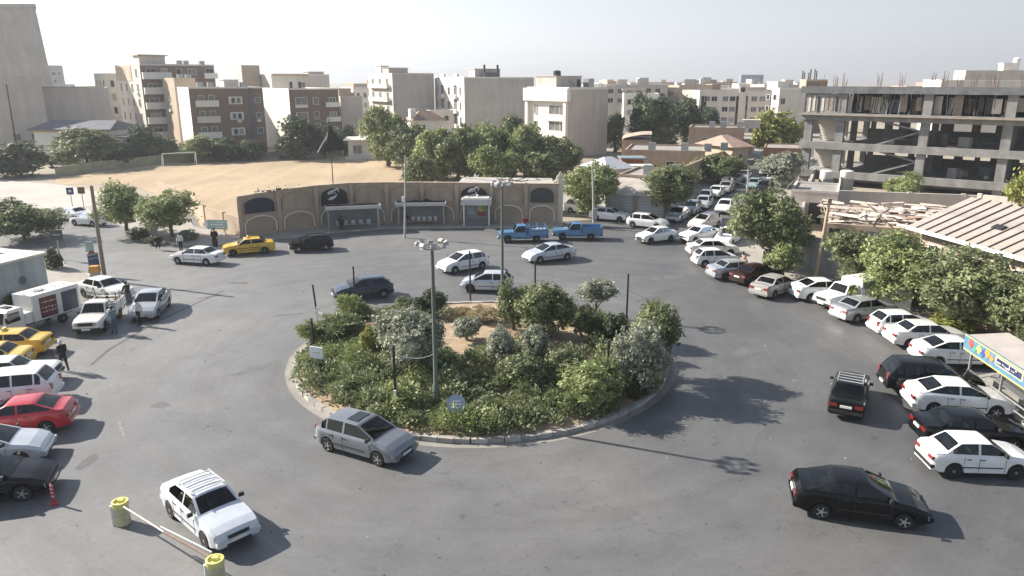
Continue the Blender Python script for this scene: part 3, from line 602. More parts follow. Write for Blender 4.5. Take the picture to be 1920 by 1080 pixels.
# cab-over box truck at the left
def box_truck():
    A, B = G(124, 606), G(58, 628); d = (B - A).normalized(); left = Vector((-d.y, d.x, 0)); h = math.atan2(d.y, d.x); c = (A + B) / 2 - left * .9
    t = thing('box_truck', 'white box truck with dark red door panel parked at the left', 'truck', (c.x, c.y, .005), h)
    q = MB(); q.box((0, 0, .62), (5.2, .8, .2)); q.build('chassis', M_trim, t)
    cab = MB(); pr = [(1.55, .55), (3.0, .5), (3.08, .7), (3.06, 1.15), (2.8, 1.98), (2.65, 2.08), (1.6, 2.1), (1.5, 1.95)]
    n = len(pr); cab.add([(x, -.9 * (1 if z < 1.3 else .95), z) for x, z in pr] + [(x, .9 * (1 if z < 1.3 else .95), z) for x, z in pr], [tuple(range(n - 1, -1, -1)), tuple(range(n, 2 * n))] + [(i, (i + 1) % n, n + (i + 1) % n, n + i) for i in range(n)])
    co = cab.build('cab', PAINT['white'], t, smooth=25)
    q = MB(); q.add([(3.075, -.78, 1.2), (3.075, .78, 1.2), (2.83, .74, 1.93), (2.83, -.74, 1.93)], [(0, 1, 2, 3)]); q.build('windscreen', glass, co, fix=False)
    for sg in (1, -1):
        q = MB(); P = [(1.85, sg * .908, 1.22), (2.85, sg * .908, 1.18), (2.68, sg * .866, 1.88), (1.85, sg * .866, 1.88)]; q.add(P, [(0, 1, 2, 3)]); q.build('side_window', glass, co, fix=False)
        q = MB(); q.box((3.05, sg * .66, .78), (.1, .3, .2)); q.build('headlight', M_head, co)
        q = MB(); q.box((2.95, sg * 1.06, 1.5), (.08, .16, .34)); q.build('wing_mirror', M_trim, co)
    q = MB(); q.box((2.1, 0, 2.13), (.5, .7, .07), taper=.85); q.build('roof_hatch', M_trim, co)
    q = MB(); q.box((3.06, 0, .5), (.14, 1.8, .2)); q.build('front_bumper', PAINT['white'], t)
    q = MB(); q.box((1.15, 0, 1.15), (.55, 1.6, .8)); q.build('refrigeration_unit', M_white, t)
    box = MB(); box.box((-1.05, 0, 1.72), (3.8, 1.92, 1.9)); bo = box.build('cargo_box', mat('cargo_box_white', (.68, .67, .64), .5, .1, .8), t)
    for sg in (1, -1):
        q = MB(); q.box((-.35, sg * .966, 1.62), (1.35, .016, 1.5)); q.build('red_side_panel', mat('dark_red_panel', (.12, .02, .022), .5, .2, 1.5), bo)
        q = MB(); r = rnd(3)                                # hand-lettered words on the panel, too blurred to read
        for row, zz in enumerate((2.0, 1.6, 1.3)):
            for i in range(5): q.box((-.85 + i * .24, sg * .977, zz + r.uniform(-.03, .03)), (.17, .008, .07 + .05 * (i % 2)))
        q.build('panel_lettering', mat('panel_letters', (.5, .42, .4), .6, .1), bo)
        q = MB(); q.box((-2.1, sg * .966, 1.62), (1.3, .016, 1.5)); q.build('blue_side_panel', mat('dark_blue_panel', (.03, .045, .08), .45, .2, 1.5), bo)
    q = MB()
    for i in range(5): q.tube((-2.6 + i * .8, -.5, 2.72), (-2.6 + i * .8 + .3, .5, 2.74), .03, n=6)
    q.box((-.4, .1, 2.7), (.5, .5, .1)); q.build('roof_fittings', M_steel, bo)
    tm, rm = wheel_mesh(.38, False)
    for x, y in ((2.25, .78), (2.25, -.78), (-1.4, .8), (-1.4, -.8)):
        w = put('wheel', tm, t, (x, y, .38)); put('rim', rm, w)
    t.scale = (.86, .86, .86); return t
box_truck()
# ------------------------------------------------------------------ buildings
M_frame = mat('window_frame_white', (.62, .6, .56), .6, .05)
M_pale = mat('pale_render', (.66, .6, .53), .85, .08, .25, streak=.11)
M_whiteb = mat('white_render', (.78, .74, .67), .8, .06, .3, streak=.06)
M_beige = mat('beige_render', (.56, .5, .44), .85, .1, .25, streak=.13)
M_greyr = mat('grey_cement_render', (.43, .41, .385), .9, .12, .3, bump=.1, streak=.13)
M_tan = mat('tan_stone', (.5, .4, .3), .8, .1, .4)
M_brown = mat('brown_brick', (.215, .145, .11), .85, .15, .6, bump=.2)
M_brick = mat('buff_brick', (.4, .3, .22), .9, .18, .8, bump=.3)
M_roofg = mat('bitumen_roof', (.3, .28, .26), .9, .2, .4)
M_slate = mat('dark_sheet_roof', (.12, .12, .14), .6, .15, .5)
M_redr = mat('red_tile_roof', (.36, .25, .2), .85, .2, 1.2, bump=.3)
M_curt = mat('curtained_glass', (.16, .16, .155), .15, .4, 1.2, spec=.6)
M_curt2 = mat('drawn_curtain', (.34, .31, .27), .3, .25, 1.4, spec=.6); WR = rnd(99)
WINM = {}
def win_mesh(w, h, fm, gm):
    k = (round(w, 2), round(h, 2), fm.name, gm.name)
    if k not in WINM:
        f = MB(); t = .09; dp = .12
        f.box((-w / 2 + t / 2, -dp / 2, 0), (t, dp, h)); f.box((w / 2 - t / 2, -dp / 2, 0), (t, dp, h)); f.box((0, -dp / 2, h / 2 - t / 2), (w - 2 * t, dp, t)); f.box((0, -dp / 2 - .03, -h / 2 + t / 2), (w - 2 * t, dp + .06, t))
        if w > 1.3: f.box((0, -dp / 2 + .02, 0), (.06, dp - .04, h - 2 * t))
        g = MB(); g.box((0, -.012, 0), (w - 2 * t + .01, .02, h - 2 * t + .01)); WINM[k] = (f.mesh('window', fm), g.mesh('pane', gm))
    return WINM[k]
FR = {'F': 0., 'L': -math.pi / 2, 'R': math.pi / 2}
class Bld:
    def __init__(s, name, label, pxL, pxC, pxR, pyT, Y, a, mF, mL=None, cat='building', parapet=.5, roof=None, depth=None, z0=0., group=None):
        A = math.radians(a); C = atY(pxC, pyT, Y); s.h = C.z - z0; u = (math.cos(A), math.sin(A)); v = (-math.sin(A), math.cos(A))
        def kk(px, YY): return (px - 960) / FPX * (_c + (CAM_H - C.z) * _s / YY)
        def solve(px, d):
            w = 5.
            for _ in range(6):
                k = kk(px, C.y + w * d[1]); w = (k * C.y - C.x) / (d[0] - k * d[1])
            return w
        s.w = solve(pxR, u); s.d = depth or solve(pxL, v); s.t = thing(name, label, cat, (C.x, C.y, z0), A, group); s.mF = mF; s.mL = mL or mF
        w, d, h = s.w, s.d, s.h; q = MB()
        P = [(0, 0, -.3), (w, 0, -.3), (w, d, -.3), (0, d, -.3), (0, 0, h), (w, 0, h), (w, d, h), (0, d, h)]
        q.add(P, [(0, 1, 5, 4)], 0); q.add(P, [(1, 2, 6, 5)], 0); q.add(P, [(2, 3, 7, 6)], 1); q.add(P, [(3, 0, 4, 7)], 1); q.add(P, [(4, 5, 6, 7)], 2)
        s.wall = q.build('wall', [s.mF, s.mL, roof or M_roofg], s.t, fix=False)
        if parapet:
            q = MB(); e = .22
            for c, sz in (((w / 2, e / 2 - .03, 0), (w + .06, e, parapet)), ((w / 2, d - e / 2 + .03, 0), (w + .06, e, parapet)), ((e / 2 - .03, d / 2, 0), (e, d - 2 * e + .06, parapet)), ((w - e / 2 + .03, d / 2, 0), (e, d - 2 * e + .06, parapet))):
                q.box((c[0], c[1], h + parapet / 2 - .05), sz)
            q.build('parapet', s.mL, s.t)
    def win(s, face, u, z, w, h, fm=None, gm=None, name='window'):
        """u, z in metres on the face; on L counted from the near corner"""
        f, g = win_mesh(w, h, fm or M_frame, gm or WR.choice((glass, glass, M_curt, M_curt2))); loc = {'F': (u, 0, z), 'L': (0, u, z), 'R': (s.w, u, z)}[face]
        o = put(name, f, s.t, loc, FR[face]); put('pane', g, o)
        if WR.random() < .16 and s.h > 8:                     # split-unit air conditioner under the sill
            ax = MB(); ax.box((WR.uniform(-.3, .3), -.22, -h / 2 - .45), (.8, .34, .5)); put('air_conditioner', ax.mesh('air_conditioner', M_white), s.t, loc, FR[face])
        return o
    def grid(s, face, us, zs, w, h, **k):
        for z in zs:
            for u in us: s.win(face, u, z, w, h, **k)
    def part(s, name, m, boxes, smooth=None):
        q = MB()
        for c, sz in boxes: q.box(c, sz)
        return q.build(name, m, s.t, smooth=smooth)
    def bal(s, face, u, z, w, m, proj=1.1, hh=1.0, name='balcony'):
        q = MB(); q.box((0, -proj / 2, -.08), (w, proj, .16)); q.box((0, -proj + .06, hh / 2), (w, .12, hh)); q.box((-w / 2 + .06, -proj / 2, hh / 2), (.12, proj - .24, hh)); q.box((w / 2 - .06, -proj / 2, hh / 2), (.12, proj - .24, hh))
        loc = {'F': (u, -.002, z), 'L': (-.002, u, z), 'R': (s.w + .002, u, z)}[face]; return put(name, q.mesh(name, m), s.t, loc, FR[face])
    def rooftop(s, items):
        for nm, m, x, y, sx, sy, sz in items:
            q = MB(); q.box((x, y, s.h + sz / 2 - .01), (sx, sy, sz))
            if nm == 'stair_head': q.box((x, y, s.h + sz + .05), (sx + .3, sy + .3, .14))
            q.build(nm, m, s.t)
def cooler(x, y): return ('air_cooler', M_steel, x, y, 1.1, 1.0, 1.2)
def tank(t, x, y, z, r=.6, h=1.3, m=None):
    q = MB(); q.lathe([(r, 0), (r, h), (r * .6, h + .15), (.1, h + .2)], 12); return q.build('water_tank', m or M_steel, t, (x, y, z), smooth=40)
TB = 'apartment blocks beyond the field'
# tall concrete tower at the far left, sides leaning in
def tower():
    Y = 190; zt = ztop(14, Y); tr = atY(66, 14, Y); br = atY(103, 178, Y); sl_ = (br.x - tr.x) / (tr.z - br.z); xb = br.x + sl_ * br.z
    t = thing('concrete_tower', 'huge blank grey concrete tower with sloping side at the left edge', 'tower', (-150, Y, 0)); q = MB()
    kx = (Y + 30) / Y; q.add([(-20, 0, 0), (xb + 150, 0, 0), (xb * kx + 150 - 1, 30, 0), (-50, 30, 0), (-20, 0, zt), (tr.x + 150, 0, zt), (tr.x * kx + 150 - 1, 30, zt), (-50, 30, zt)], [(3, 2, 1, 0), (4, 5, 6, 7), (0, 1, 5, 4), (1, 2, 6, 5), (2, 3, 7, 6), (3, 0, 4, 7)]); q.build('shaft', M_greyr, t)
    q = MB(); q.prism([(-20, -.4), (tr.x + 150.5, -.4), (tr.x * kx + 149.5, 30), (-50, 30)], zt + .0, zt + .8); q.build('top_rim', M_greyr, t)
    q = MB()
    for i in range(9): q.box(((tr.x + 150) * .5 - 4 + i * .01, -.02, 3 + i * 3.2), (tr.x + 160, .05, .07))
    o = q.build('joint_lines', mat('concrete_joint', (.36, .345, .33), .9, .1), t); stuff(o)
tower()
b = Bld('distant_tower', 'hazy blue-grey block right beside the tall concrete tower', 84, 90, 117, 124, 420, 48, M_greyr); b.grid('F', [b.w * .3, b.w * .7], [6, 10, 14, 18], 2, 1.8)
b = Bld('warehouse', 'long blank grey-brown warehouse behind the white low house', -60, -58, 203, 168, 150, 30, M_beige, M_beige, depth=14, parapet=.35)
b.part('roof_edge', M_slate, [((b.w - 12, .12, b.h + .42), (16, .6, .14))]); b.part('loading_window', M_slate, [((b.w * .8, -.02, 6.2), (.5, .06, .5)), ((b.w * .62, -.02, 6.4), (.5, .06, .5))])
b = Bld('flat_block', 'taller plain beige block in front of the concrete tower', -70, -68, 76, 146, 144, 32, M_beige, M_beige, depth=12, parapet=.4); b.grid('F', [b.w * .55, b.w * .8], [4.2], 1.4, 1.4, gm=M_curt)
# white low house with dark eaves
b = Bld('low_house', 'white low house with dark overhanging sheet roof beside the field', 60, 62, 206, 243, 141, -3, M_whiteb, M_whiteb, depth=9, parapet=0)
q = MB(); w, d, h = b.w, b.d, b.h; q.add([(-.6, -.8, h - .1), (w + .5, -.8, h - .1), (w + .5, d + .8, h - .1), (-.6, d + .8, h - .1), (1, d / 2, h + 1.5), (w - 1, d / 2, h + 1.5), (-.6, -.8, h + .1), (w + .5, -.8, h + .1), (w + .5, d + .8, h + .1), (-.6, d + .8, h + .1)], [(3, 2, 1, 0), (0, 1, 7, 6), (1, 2, 8, 7), (2, 3, 9, 8), (3, 0, 6, 9), (6, 7, 5, 4), (7, 8, 5), (8, 9, 4, 5), (9, 6, 4)]); q.build('roof', M_slate, b.t)
b.win('F', w * .335, h * .56, 1.3, 1.5); b.part('eaves_band', mat('yellow_band', (.6, .45, .2), .7, .1), [((w / 2, -.03, h - .35), (w, .06, .25))])
b = Bld('low_house', 'small white annexe at the right end of the low house', 200, 206, 238, 258, 139, -3, M_whiteb, M_whiteb, depth=8, parapet=0)
q = MB(); q.box((b.w / 2 - .6, b.d / 2, b.h + .1), (b.w + 2.4, b.d + 1.6, .22)); q.build('roof', M_slate, b.t); b.win('F', b.w * .25, b.h * .5, 1.6, 1.8)
# stepped pale house left of the brown block
b = Bld('apartment_block', 'small stepped pale house squeezed between warehouse and brown block', 176, 197, 226, 141, 190, 46, M_pale, M_pale, group=TB); b.grid('L', [1.5, 4, 6.5], [b.h - 2, b.h - 5.2, b.h - 8.4], 1., 1.7); b.grid('F', [1.4, 3.6], [b.h - 2, b.h - 5.2, b.h - 8.4], 1., 1.7)
for k in range(3): b.bal('L', b.d / 2, b.h - 4.2 - 3.2 * k, b.d * .8, M_pale, .8)
# brown block with white balcony bands
b = Bld('apartment_block', 'dark brown six-storey block with white balcony bands', 216, 262, 401, 122, 172, 43, M_brown, M_pale, group=TB, parapet=.35); H_ = b.h; st = 3.25
tanp = b.part('upper_cladding', M_tan, [((-.04, b.d * .68, H_ - 1.7), (.1, b.d * .64, 3.4))])
for k in range(5):
    z = H_ - 1.6 - st * k; b.grid('L', [b.d * .18, b.d * .4, b.d * .62, b.d * .84], [z], .85, 1.75); b.bal('F', 3.2, z - 1.05 - .2, 6.2, M_whiteb, 1.0, 1.35); b.win('F', 2.2, z + .2, 2.2, 1.6); b.win('F', 5, z + .2, 1.4, 1.6)
    if k < 4:
        b.win('F', 8.2, z + .1, 1.2, 1.7); b.win('F', 11.2, z + .2, 2.0, 1.4, gm=M_curt); b.bal('F', 15.3, z - 1.1, 3.0, M_whiteb, .9, 1.1); b.win('F', 15.3, z + .3, 2.0, 1.5)
b.part('corner_pier', M_whiteb, [((-.06, .45, H_ / 2 + 1.5), (.12, .9, H_ - 3))])
b.rooftop([('stair_head', M_pale, 3.4, 4, 5.6, 4, 1.9), cooler(9.6, 3), cooler(11.2, 3.2), cooler(15.2, 4)]); b.part('roof_canopy', M_tan, [((3.4, 3.5, H_ + 2.2), (6.4, 5, .25))])
# tan block and brown block B
b = Bld('apartment_block', 'tan stair block wedged between the two brown blocks', 304, 326, 366, 150, 166, 41, M_tan, M_tan, group=TB); b.grid('L', [b.d * .5], [b.h - 4, b.h - 5.6], .8, .8)
b.rooftop([cooler(2, 2), cooler(4, 3)])
b = Bld('apartment_block', 'wide brown brick block with white corner bay windows', 332, 353, 492, 166, 152, 37, M_brown, M_whiteb, group=TB, parapet=.3); st = 3.1
for k in range(3):
    z = b.h - 2.4 - st * k; b.bal('F', 3.2, z - 1.0, 4.4, M_whiteb if k != 1 else M_pale, .7, 1.1); b.grid('F', [2.2, 4.2], [z + .4], 1.2, 1.5, gm=M_curt); b.part('bay_window', M_whiteb, [((8.8, -.35, z), (2.6, .75, 1.5))]); b.win('F', 8.2, z + .0, .9, 1.2).location.y = -.73
    b.win('F', 9.3, z, .9, 1.2).location.y = -.73; b.win('F', b.w - 1.2, z, 1.3, 1.2, gm=M_curt)
b.part('downpipe_shaft', M_slate, [((12.1, -.1, b.h / 2 + .5), (.8, .24, b.h - 1))]); b.rooftop([cooler(3, 3), cooler(5.2, 3.4), ('stair_head', M_pale, 9.5, 5, 3, 3, 1.6), cooler(12, 4)])
b = Bld('apartment_block', 'plain tan stair tower rising behind the wide brown block', 430, 452, 486, 123, 190, 38, M_tan, M_pale, group=TB, parapet=.2); b.win('F', b.w * .6, b.h - 6.6, .9, 1.8)
# pale block C with brown front
b = Bld('apartment_block', 'pale-sided block with brown front and white windows behind the flagpole', 486, 541, 634, 168, 163, 36, M_brown, M_whiteb, group=TB, parapet=.3); st = 3.1
for k in range(3):
    z = b.h - 2.4 - st * k; b.win('F', 2.6, z, 2.6, 1.6, fm=M_whiteb, gm=M_curt); b.part('white_panel', M_whiteb, [((2.6, -.06, z - 1.1), (2.8, .12, .55))]); b.win('F', 5.8, z, 1.3, 1.6, fm=M_whiteb); b.win('F', 9.6, z, 1.6, 1.4, fm=M_whiteb, gm=M_curt); b.bal('F', 9.4, z - 1.2, 3.2, M_whiteb, .9, .9)
b.rooftop([tuple(x) for x in (('chimney', M_dark, 1.0, 1.2, .5, .5, 1.6), ('chimney', M_dark, 3.0, 1.4, .5, .5, 1.6))])
b = Bld('apartment_block', 'pale set-back upper storeys with tan roof edge above the pale-sided block', 484, 508, 617, 141, 186, 34, M_pale, M_whiteb, group=TB, parapet=.3); b.grid('F', [b.w * .5], [b.h - 2.4], 2, 1.6, gm=M_curt); b.part('roof_fascia', M_tan, [((b.w * .32, -.1, b.h + .1), (b.w * .6, .4, .5))]); b.rooftop([('stair_head', M_beige, b.w * .82, 4, 4, 4, .8)])
b = Bld('apartment_block', 'plain beige block at the right of the brown-fronted one', 622, 638, 679, 182, 178, 34, M_beige, M_pale, group=TB, parapet=.25); b.rooftop([('stair_head', M_tan, 2, 4, 3, 4, 1.8), ('stair_head', M_tan, 4.4, 6, 2, 3, .8)])
b = Bld('apartment_block', 'far pale terrace with many windows seen through the gap', 640, 662, 742, 166, 236, 32, M_whiteb, M_pale, group=TB); b.grid('F', [1.5 + 2.2 * i for i in range(6)], [b.h - 2, b.h - 5, b.h - 8], 1.0, 1.5)
# grey blank gable and arched white block
b = Bld('apartment_block', 'grey blank-gabled block with pale balconied side', 690, 735, 813, 138, 187, 31, M_greyr, M_pale, group=TB, parapet=.2); st = 3.2
for k in range(4): z = b.h - 1.9 - st * k; b.grid('L', [b.d * .2, b.d * .5, b.d * .8], [z], 1.3, 1.5, gm=M_curt); b.bal('L', b.d * .5, z - 1.4, b.d * .8, M_pale, .9, .9)
b.rooftop([('stair_head', M_beige, 2.5, 4, 5, 4, 1.3), ('stair_head', M_pale, -.0 + 1, 9, 2, 4, 1.8)])
b = Bld('apartment_block', 'white four-storey block with arched loggias and blank grey side wall', 815, 870, 1001, 146, 177, 25, M_greyr, M_whiteb, group=TB, parapet=.25); st = 3.35
for k in range(3):
    z = b.h - 3.0 - st * k
    for u, wd in ((b.d * .12, .9), (b.d * .28, 1.9), (b.d * .5, 1.5), (b.d * .72, 1.9), (b.d * .9, .9)):
        b.win('L', u, z, wd, 1.75, gm=M_curt if wd > 1.6 else glass)
        q = MB(); n = 8; pts = [(wd / 2 * 1.08 * math.cos(math.pi * i / n), .5 * math.sin(math.pi * i / n)) for i in range(n + 1)]; q.slab([(-.14, x, zz) for x, zz in pts], (.13, 0, 0)); put('window_arch', q.mesh('window_arch', M_dark if wd > 1.6 else M_frame), b.t, (0, u, z + .86))
    b.bal('L', b.d * .28, z - 1.55, 3.0, M_whiteb, .7, .75); b.bal('L', b.d * .72, z - 1.55, 3.0, M_whiteb, .7, .75)
b.part('roof_turret', M_whiteb, [((.4, b.d * .3, b.h + .5), (.5, 2.2, .9)), ((.4, b.d * .75, b.h + .5), (.5, 2.2, .9))]); b.rooftop([('stair_head', M_beige, 8, 7, 6.5, 4, 2.0), ('chimney', M_dark, 6.4, 3.2, .4, .4, 3.0), ('chimney', M_dark, 9.8, 3.2, .4, .4, 3.0), ('roof_plant', M_slate, 8, 3.4, 3.6, 1.2, 1.2)])
# white block at the centre
b = Bld('apartment_block', 'white four-storey block with deep top band left of the dark trees', 989, 1066, 1141, 168, 151, 40, M_beige, M_whiteb, group=TB, parapet=.5); st = 3.2; D = b.d
b.part('top_band', M_whiteb, [((-.5, D / 2 - .2, b.h - 1.0), (1.0, D + .9, 2.5))]); [b.part('corner_pier', M_whiteb, [((-.35, y_, b.h / 2 - 1.2), (.7, .8, b.h - 2.4))]) for y_ in (.4, D - .4)]
for k in range(4):
    z = b.h - 4.0 - st * k
    if z < 1: break
    b.win('L', D * .3, z, D * .3, 1.8, gm=M_curt); b.win('L', D * .1 + .6, z, 1.0, 2.0); b.win('L', D * .78, z, 1.0, 1.8); b.part('spandrel_band', M_whiteb, [((-.3, D * .26, z - 1.55), (.6, D * .5, 1.1))])
b.rooftop([('stair_head', M_beige, 3.5, 6.5, 7, 6, 2.5), ('air_cooler', M_steel, 9, 3.4, 1.6, 1.6, 2.1)]); tank(b.t, 3, 6.5, b.h + 2.6, .8, .9, M_dark); b.part('roof_door', M_dark, [((6.2, 3.48, b.h + 1.0), (.9, .06, 1.9))])
q = MB(); q.tube((3, 3.45, b.h + 2), (5, 3.45, b.h + .7), .12, n=6); q.build('roof_pipe', M_beige, b.t)
# little white house with brown roof among the trees
b = Bld('low_house', 'small white house with brown hipped roof rising from the garden trees', 760, 775, 832, 226, 150, 28, M_whiteb, M_whiteb, parapet=0)
w, d, h = b.w, b.d, b.h; q = MB(); q.add([(-.5, -.5, h), (w + .5, -.5, h), (w + .5, d + .5, h), (-.5, d + .5, h), (w * .35, d / 2, h + 1.8), (w * .65, d / 2, h + 1.8)], [(3, 2, 1, 0), (0, 1, 5, 4), (1, 2, 5), (2, 3, 4, 5), (3, 0, 4)]); q.build('roof', mat('brown_roof', (.33, .22, .16), .85, .2, 1), b.t); b.win('F', w * .3, h - 1.5, 1.2, 1.3); b.rooftop([('chimney', M_whiteb, w * .05, d * .3, 1.2, 1.2, 2.2)])
b = Bld('low_house', 'cream upper storey showing over the garden trees beside the arched block', 800, 806, 850, 208, 166, 20, M_pale, M_pale, parapet=.2); b.grid('F', [b.w * .3, b.w * .7], [b.h - 1.6], 1.1, 1.2)
# white pavilion at the far corner of the field
b = Bld('field_pavilion', 'low white pavilion with flat roof at the far corner of the field', 642, 652, 722, 263, 148, 6, M_whiteb, M_whiteb, parapet=0, depth=6)
q = MB(); q.box((b.w / 2, b.d / 2 - .6, b.h + .12), (b.w + 1.4, b.d + 2, .25)); q.build('roof', M_whiteb, b.t); b.win('F', b.w * .25, b.h * .5, 1.8, 1.7, gm=M_curt); b.win('F', b.w * .7, b.h * .55, 2.4, 1.3); b.part('plinth', M_pale, [((b.w / 2, -1.0, .2), (b.w + 1, 2, .5))]); tank(b.t, b.w * .35, 2, b.h + .25, .5, .9, M_white)
# houses at the middle right
def hip(b, m, e=.5, rise=2., flat=.25):
    w, d, h = b.w, b.d, b.h; q = MB(); q.add([(-e, -e, h), (w + e, -e, h), (w + e, d + e, h), (-e, d + e, h), (w * flat, d / 2, h + rise), (w * (1 - flat), d / 2, h + rise)], [(3, 2, 1, 0), (0, 1, 5, 4), (1, 2, 5), (2, 3, 4, 5), (3, 0, 4)]); return q.build('roof', m, b.t)
M_sheet = mat('pale_sheet_metal', (.5, .515, .55), .5, .08, .8, metal=.1)
b = Bld('low_house', 'house under a bright white folded sheet roof near the corner', 1092, 1140, 1188, 318, 103, 30, M_greyr, M_greyr, parapet=0); hip(b, M_sheet, .3, 1.4, .35)
b = Bld('low_house', 'long flat-roofed dark brick house right of the white sheet roof', 1150, 1172, 1322, 283, 118, -14, M_brick, M_brick, parapet=.3, depth=11)
b.rooftop([cooler(4, 2), cooler(9, 3), cooler(12.5, 2.4), cooler(15, 5)]); b.grid('F', [3, 7, 11], [b.h - 2], 1.3, 1.2)
b = Bld('low_house', 'shed with curved tan sheet roof behind the flat-roofed brick house', 1158, 1166, 1222, 262, 131, -10, M_brick, M_brick, parapet=0, depth=8)
q = MB(); n = 8; w, d, h = b.w, b.d, b.h; P = []
for i in range(n + 1): x = w * i / n; z = h + .9 * math.sin(math.pi * (.05 + .5 * i / n)); P += [(x, -.6, z), (x, d, z), (x, -.6, z + .1), (x, d, z + .1)]
for i in range(n): o = i * 4; q.add([P[o], P[o + 4], P[o + 6], P[o + 2], P[o + 1], P[o + 5], P[o + 7], P[o + 3]], [(0, 1, 2, 3), (4, 5, 6, 7), (3, 2, 6, 7), (0, 1, 5, 4)])
q.build('roof', mat('tan_sheet_roof', (.46, .36, .28), .6, .12, 1), b.t)
b = Bld('low_house', 'brick house with flat grey roof and rooftop coolers behind the red roof', 1285, 1292, 1396, 241, 140, -16, M_brick, M_brick, parapet=.35, depth=9); b.rooftop([cooler(4, 3), cooler(6, 4), cooler(9, 3), ('stair_head', M_pale, 11, 5, 3, 2, 1.4)]); b.grid('F', [3, 7], [b.h - 2.2], 1.3, 1.3)
b = Bld('low_house', 'tan house with reddish hipped roof beside the side street', 1312, 1374, 1404, 276, 124, 28, M_tan, M_tan, parapet=0); hip(b, M_redr, .7, 1.7, .3); b.win('F', b.w * .5, b.h - 1.8, 1.2, 1.3)
b = Bld('low_house', 'grey concrete yard house at the far end of the side street', 1375, 1384, 1412, 262, 150, -20, M_greyr, M_greyr, parapet=.3, depth=10); b.win('F', 1.2, b.h - 1.6, 1., 1.1)
b = Bld('low_house', 'brown-walled house at the right of the side street behind leafy trees', 1425, 1432, 1506, 278, 128, -20, mat('red_brown_wall', (.34, .2, .13), .9, .15, .5), None, parapet=.2, depth=9); b.win('F', 2.5, b.h - 1.6, 1.2, 1.2)
# shuttered garage at the corner
b = Bld('garage', 'grey corner garage with two pale roller shutters and sloping sheet roof', 1132, 1136, 1254, 362, 84.5, -24, M_greyr, M_greyr, parapet=0, depth=5); w, h = b.w, b.h
q = MB(); q.slab([(-.4, -.7, h - .02), (w + .3, -.7, h - .02), (w + .3, 3.6, h + 1.3), (-.4, 3.6, h + 1.3)], (0, 0, .12)); q.build('roof', mat('old_sheet_roof', (.4, .37, .33), .7, .2, .7), b.t)
for i, (u, sw) in enumerate(((1.9, 2.6), (5.2, 3.0))):
    o = b.part('roller_shutter', mat('shutter_metal', (.5, .51, .52), .5, .15, .7, metal=.2, streak=.16), [((u, -.03, 1.35), (sw, .06, 2.6))])
    for k in range(8):
        q = MB(); q.box((u, -.07, .3 + k * .32), (sw - .06, .03, .06)); q.build('shutter_slat', M_steel, o)
b.part('garage_pier', M_brick, [((3.5, -.06, h / 2), (.35, .14, h - .1)), ((7.0, -.06, h / 2), (.4, .14, h - .1))])
# far office block with rows of windows
b = Bld('office_block', 'long pale office block with rows of dark windows above the plane tree', 1306, 1312, 1462, 172, 228, -6, M_pale, M_pale, cat='office', parapet=.4, depth=14); W_ = b.w
for k in range(4):
    for f in (.1, .19, .33, .42, .69, .79, .9): b.win('F', W_ * f, b.h - 2.0 - 3.0 * k, 1.7, 1.5)
for f in (.06, .5, .58): b.part('stair_glazing', glass, [((W_ * f, -.03, b.h / 2), (1.5, .08, b.h - 2.4))])
b.part('stair_gable', M_pale, [((W_ * .54, -.2, b.h / 2 + 1), (2, .5, b.h + 1.6))]); q = MB(); q.tube((W_ * .54, -.5, b.h + .6), (W_ * .54, -.42, b.h + .6), .7, n=16); q.build('round_window', glass, b.t); b.part('brown_panel', M_brown, [((W_ * .97, -.06, b.h - 2.4), (3.4, .12, 3))]); b.rooftop([('stair_head', M_beige, W_ * .75, 5, 8, 4, 1.2)])
b = Bld('office_block', 'pale white block with dark windows left of the dark garden trees', 1165, 1170, 1236, 178, 226, -6, M_whiteb, M_whiteb, cat='building', parapet=.5, depth=12); b.grid('F', [1.6 + 2.6 * i for i in range(4)], [b.h - 2, b.h - 5], 1.2, 1.6); b.part('roof_pergola', M_tan, [((3, 3, b.h + 1.4), (7, 5, .5)), ((1, 3, b.h + .8), (.4, 4, 1.4)), ((5, 3, b.h + .8), (.4, 4, 1.4))])
b = Bld('apartment_block', 'bright white stepped block left of the concrete frame', 1448, 1462, 1512, 168, 205, 24, M_pale, M_whiteb); b.grid('L', [1.5, 4], [b.h - 2, b.h - 5], 1.2, 1.5); b.rooftop([('stair_head', M_whiteb, 3, 4, 4, 4, 2), ('stair_head', M_whiteb, 6.2, 6, 2.4, 3, 1.2)]); b.win('F', 1.4, b.h - 3, 1.6, 1.6)
b = Bld('apartment_block', 'unfinished brown block with rooftop posts behind the concrete frame', 1500, 1512, 1552, 152, 225, 20, M_brown, M_tan)
for i in range(6): b.rooftop([('roof_post', M_dark, .8 + i * 1.1, 2 + (i % 2) * 2, .25, .25, 2.4 + .5 * (i % 3))])
b = Bld('apartment_block', 'long pale block with tan upper storey behind the concrete frame', 1752, 1765, 1960, 152, 165, -14, M_pale, M_whiteb, parapet=.3, depth=14); b.grid('F', [1.5 + 2.4 * i for i in range(9)], [b.h - 2.2], 1.2, 1.6); b.rooftop([('roof_storey', M_beige, 13, 6, 16, 8, 2.2), ('stair_head', M_whiteb, 14, 5, 3, 3, 3.6)]); tank(b.t, 15, 4, b.h + 3.6, .7, 1, M_white)
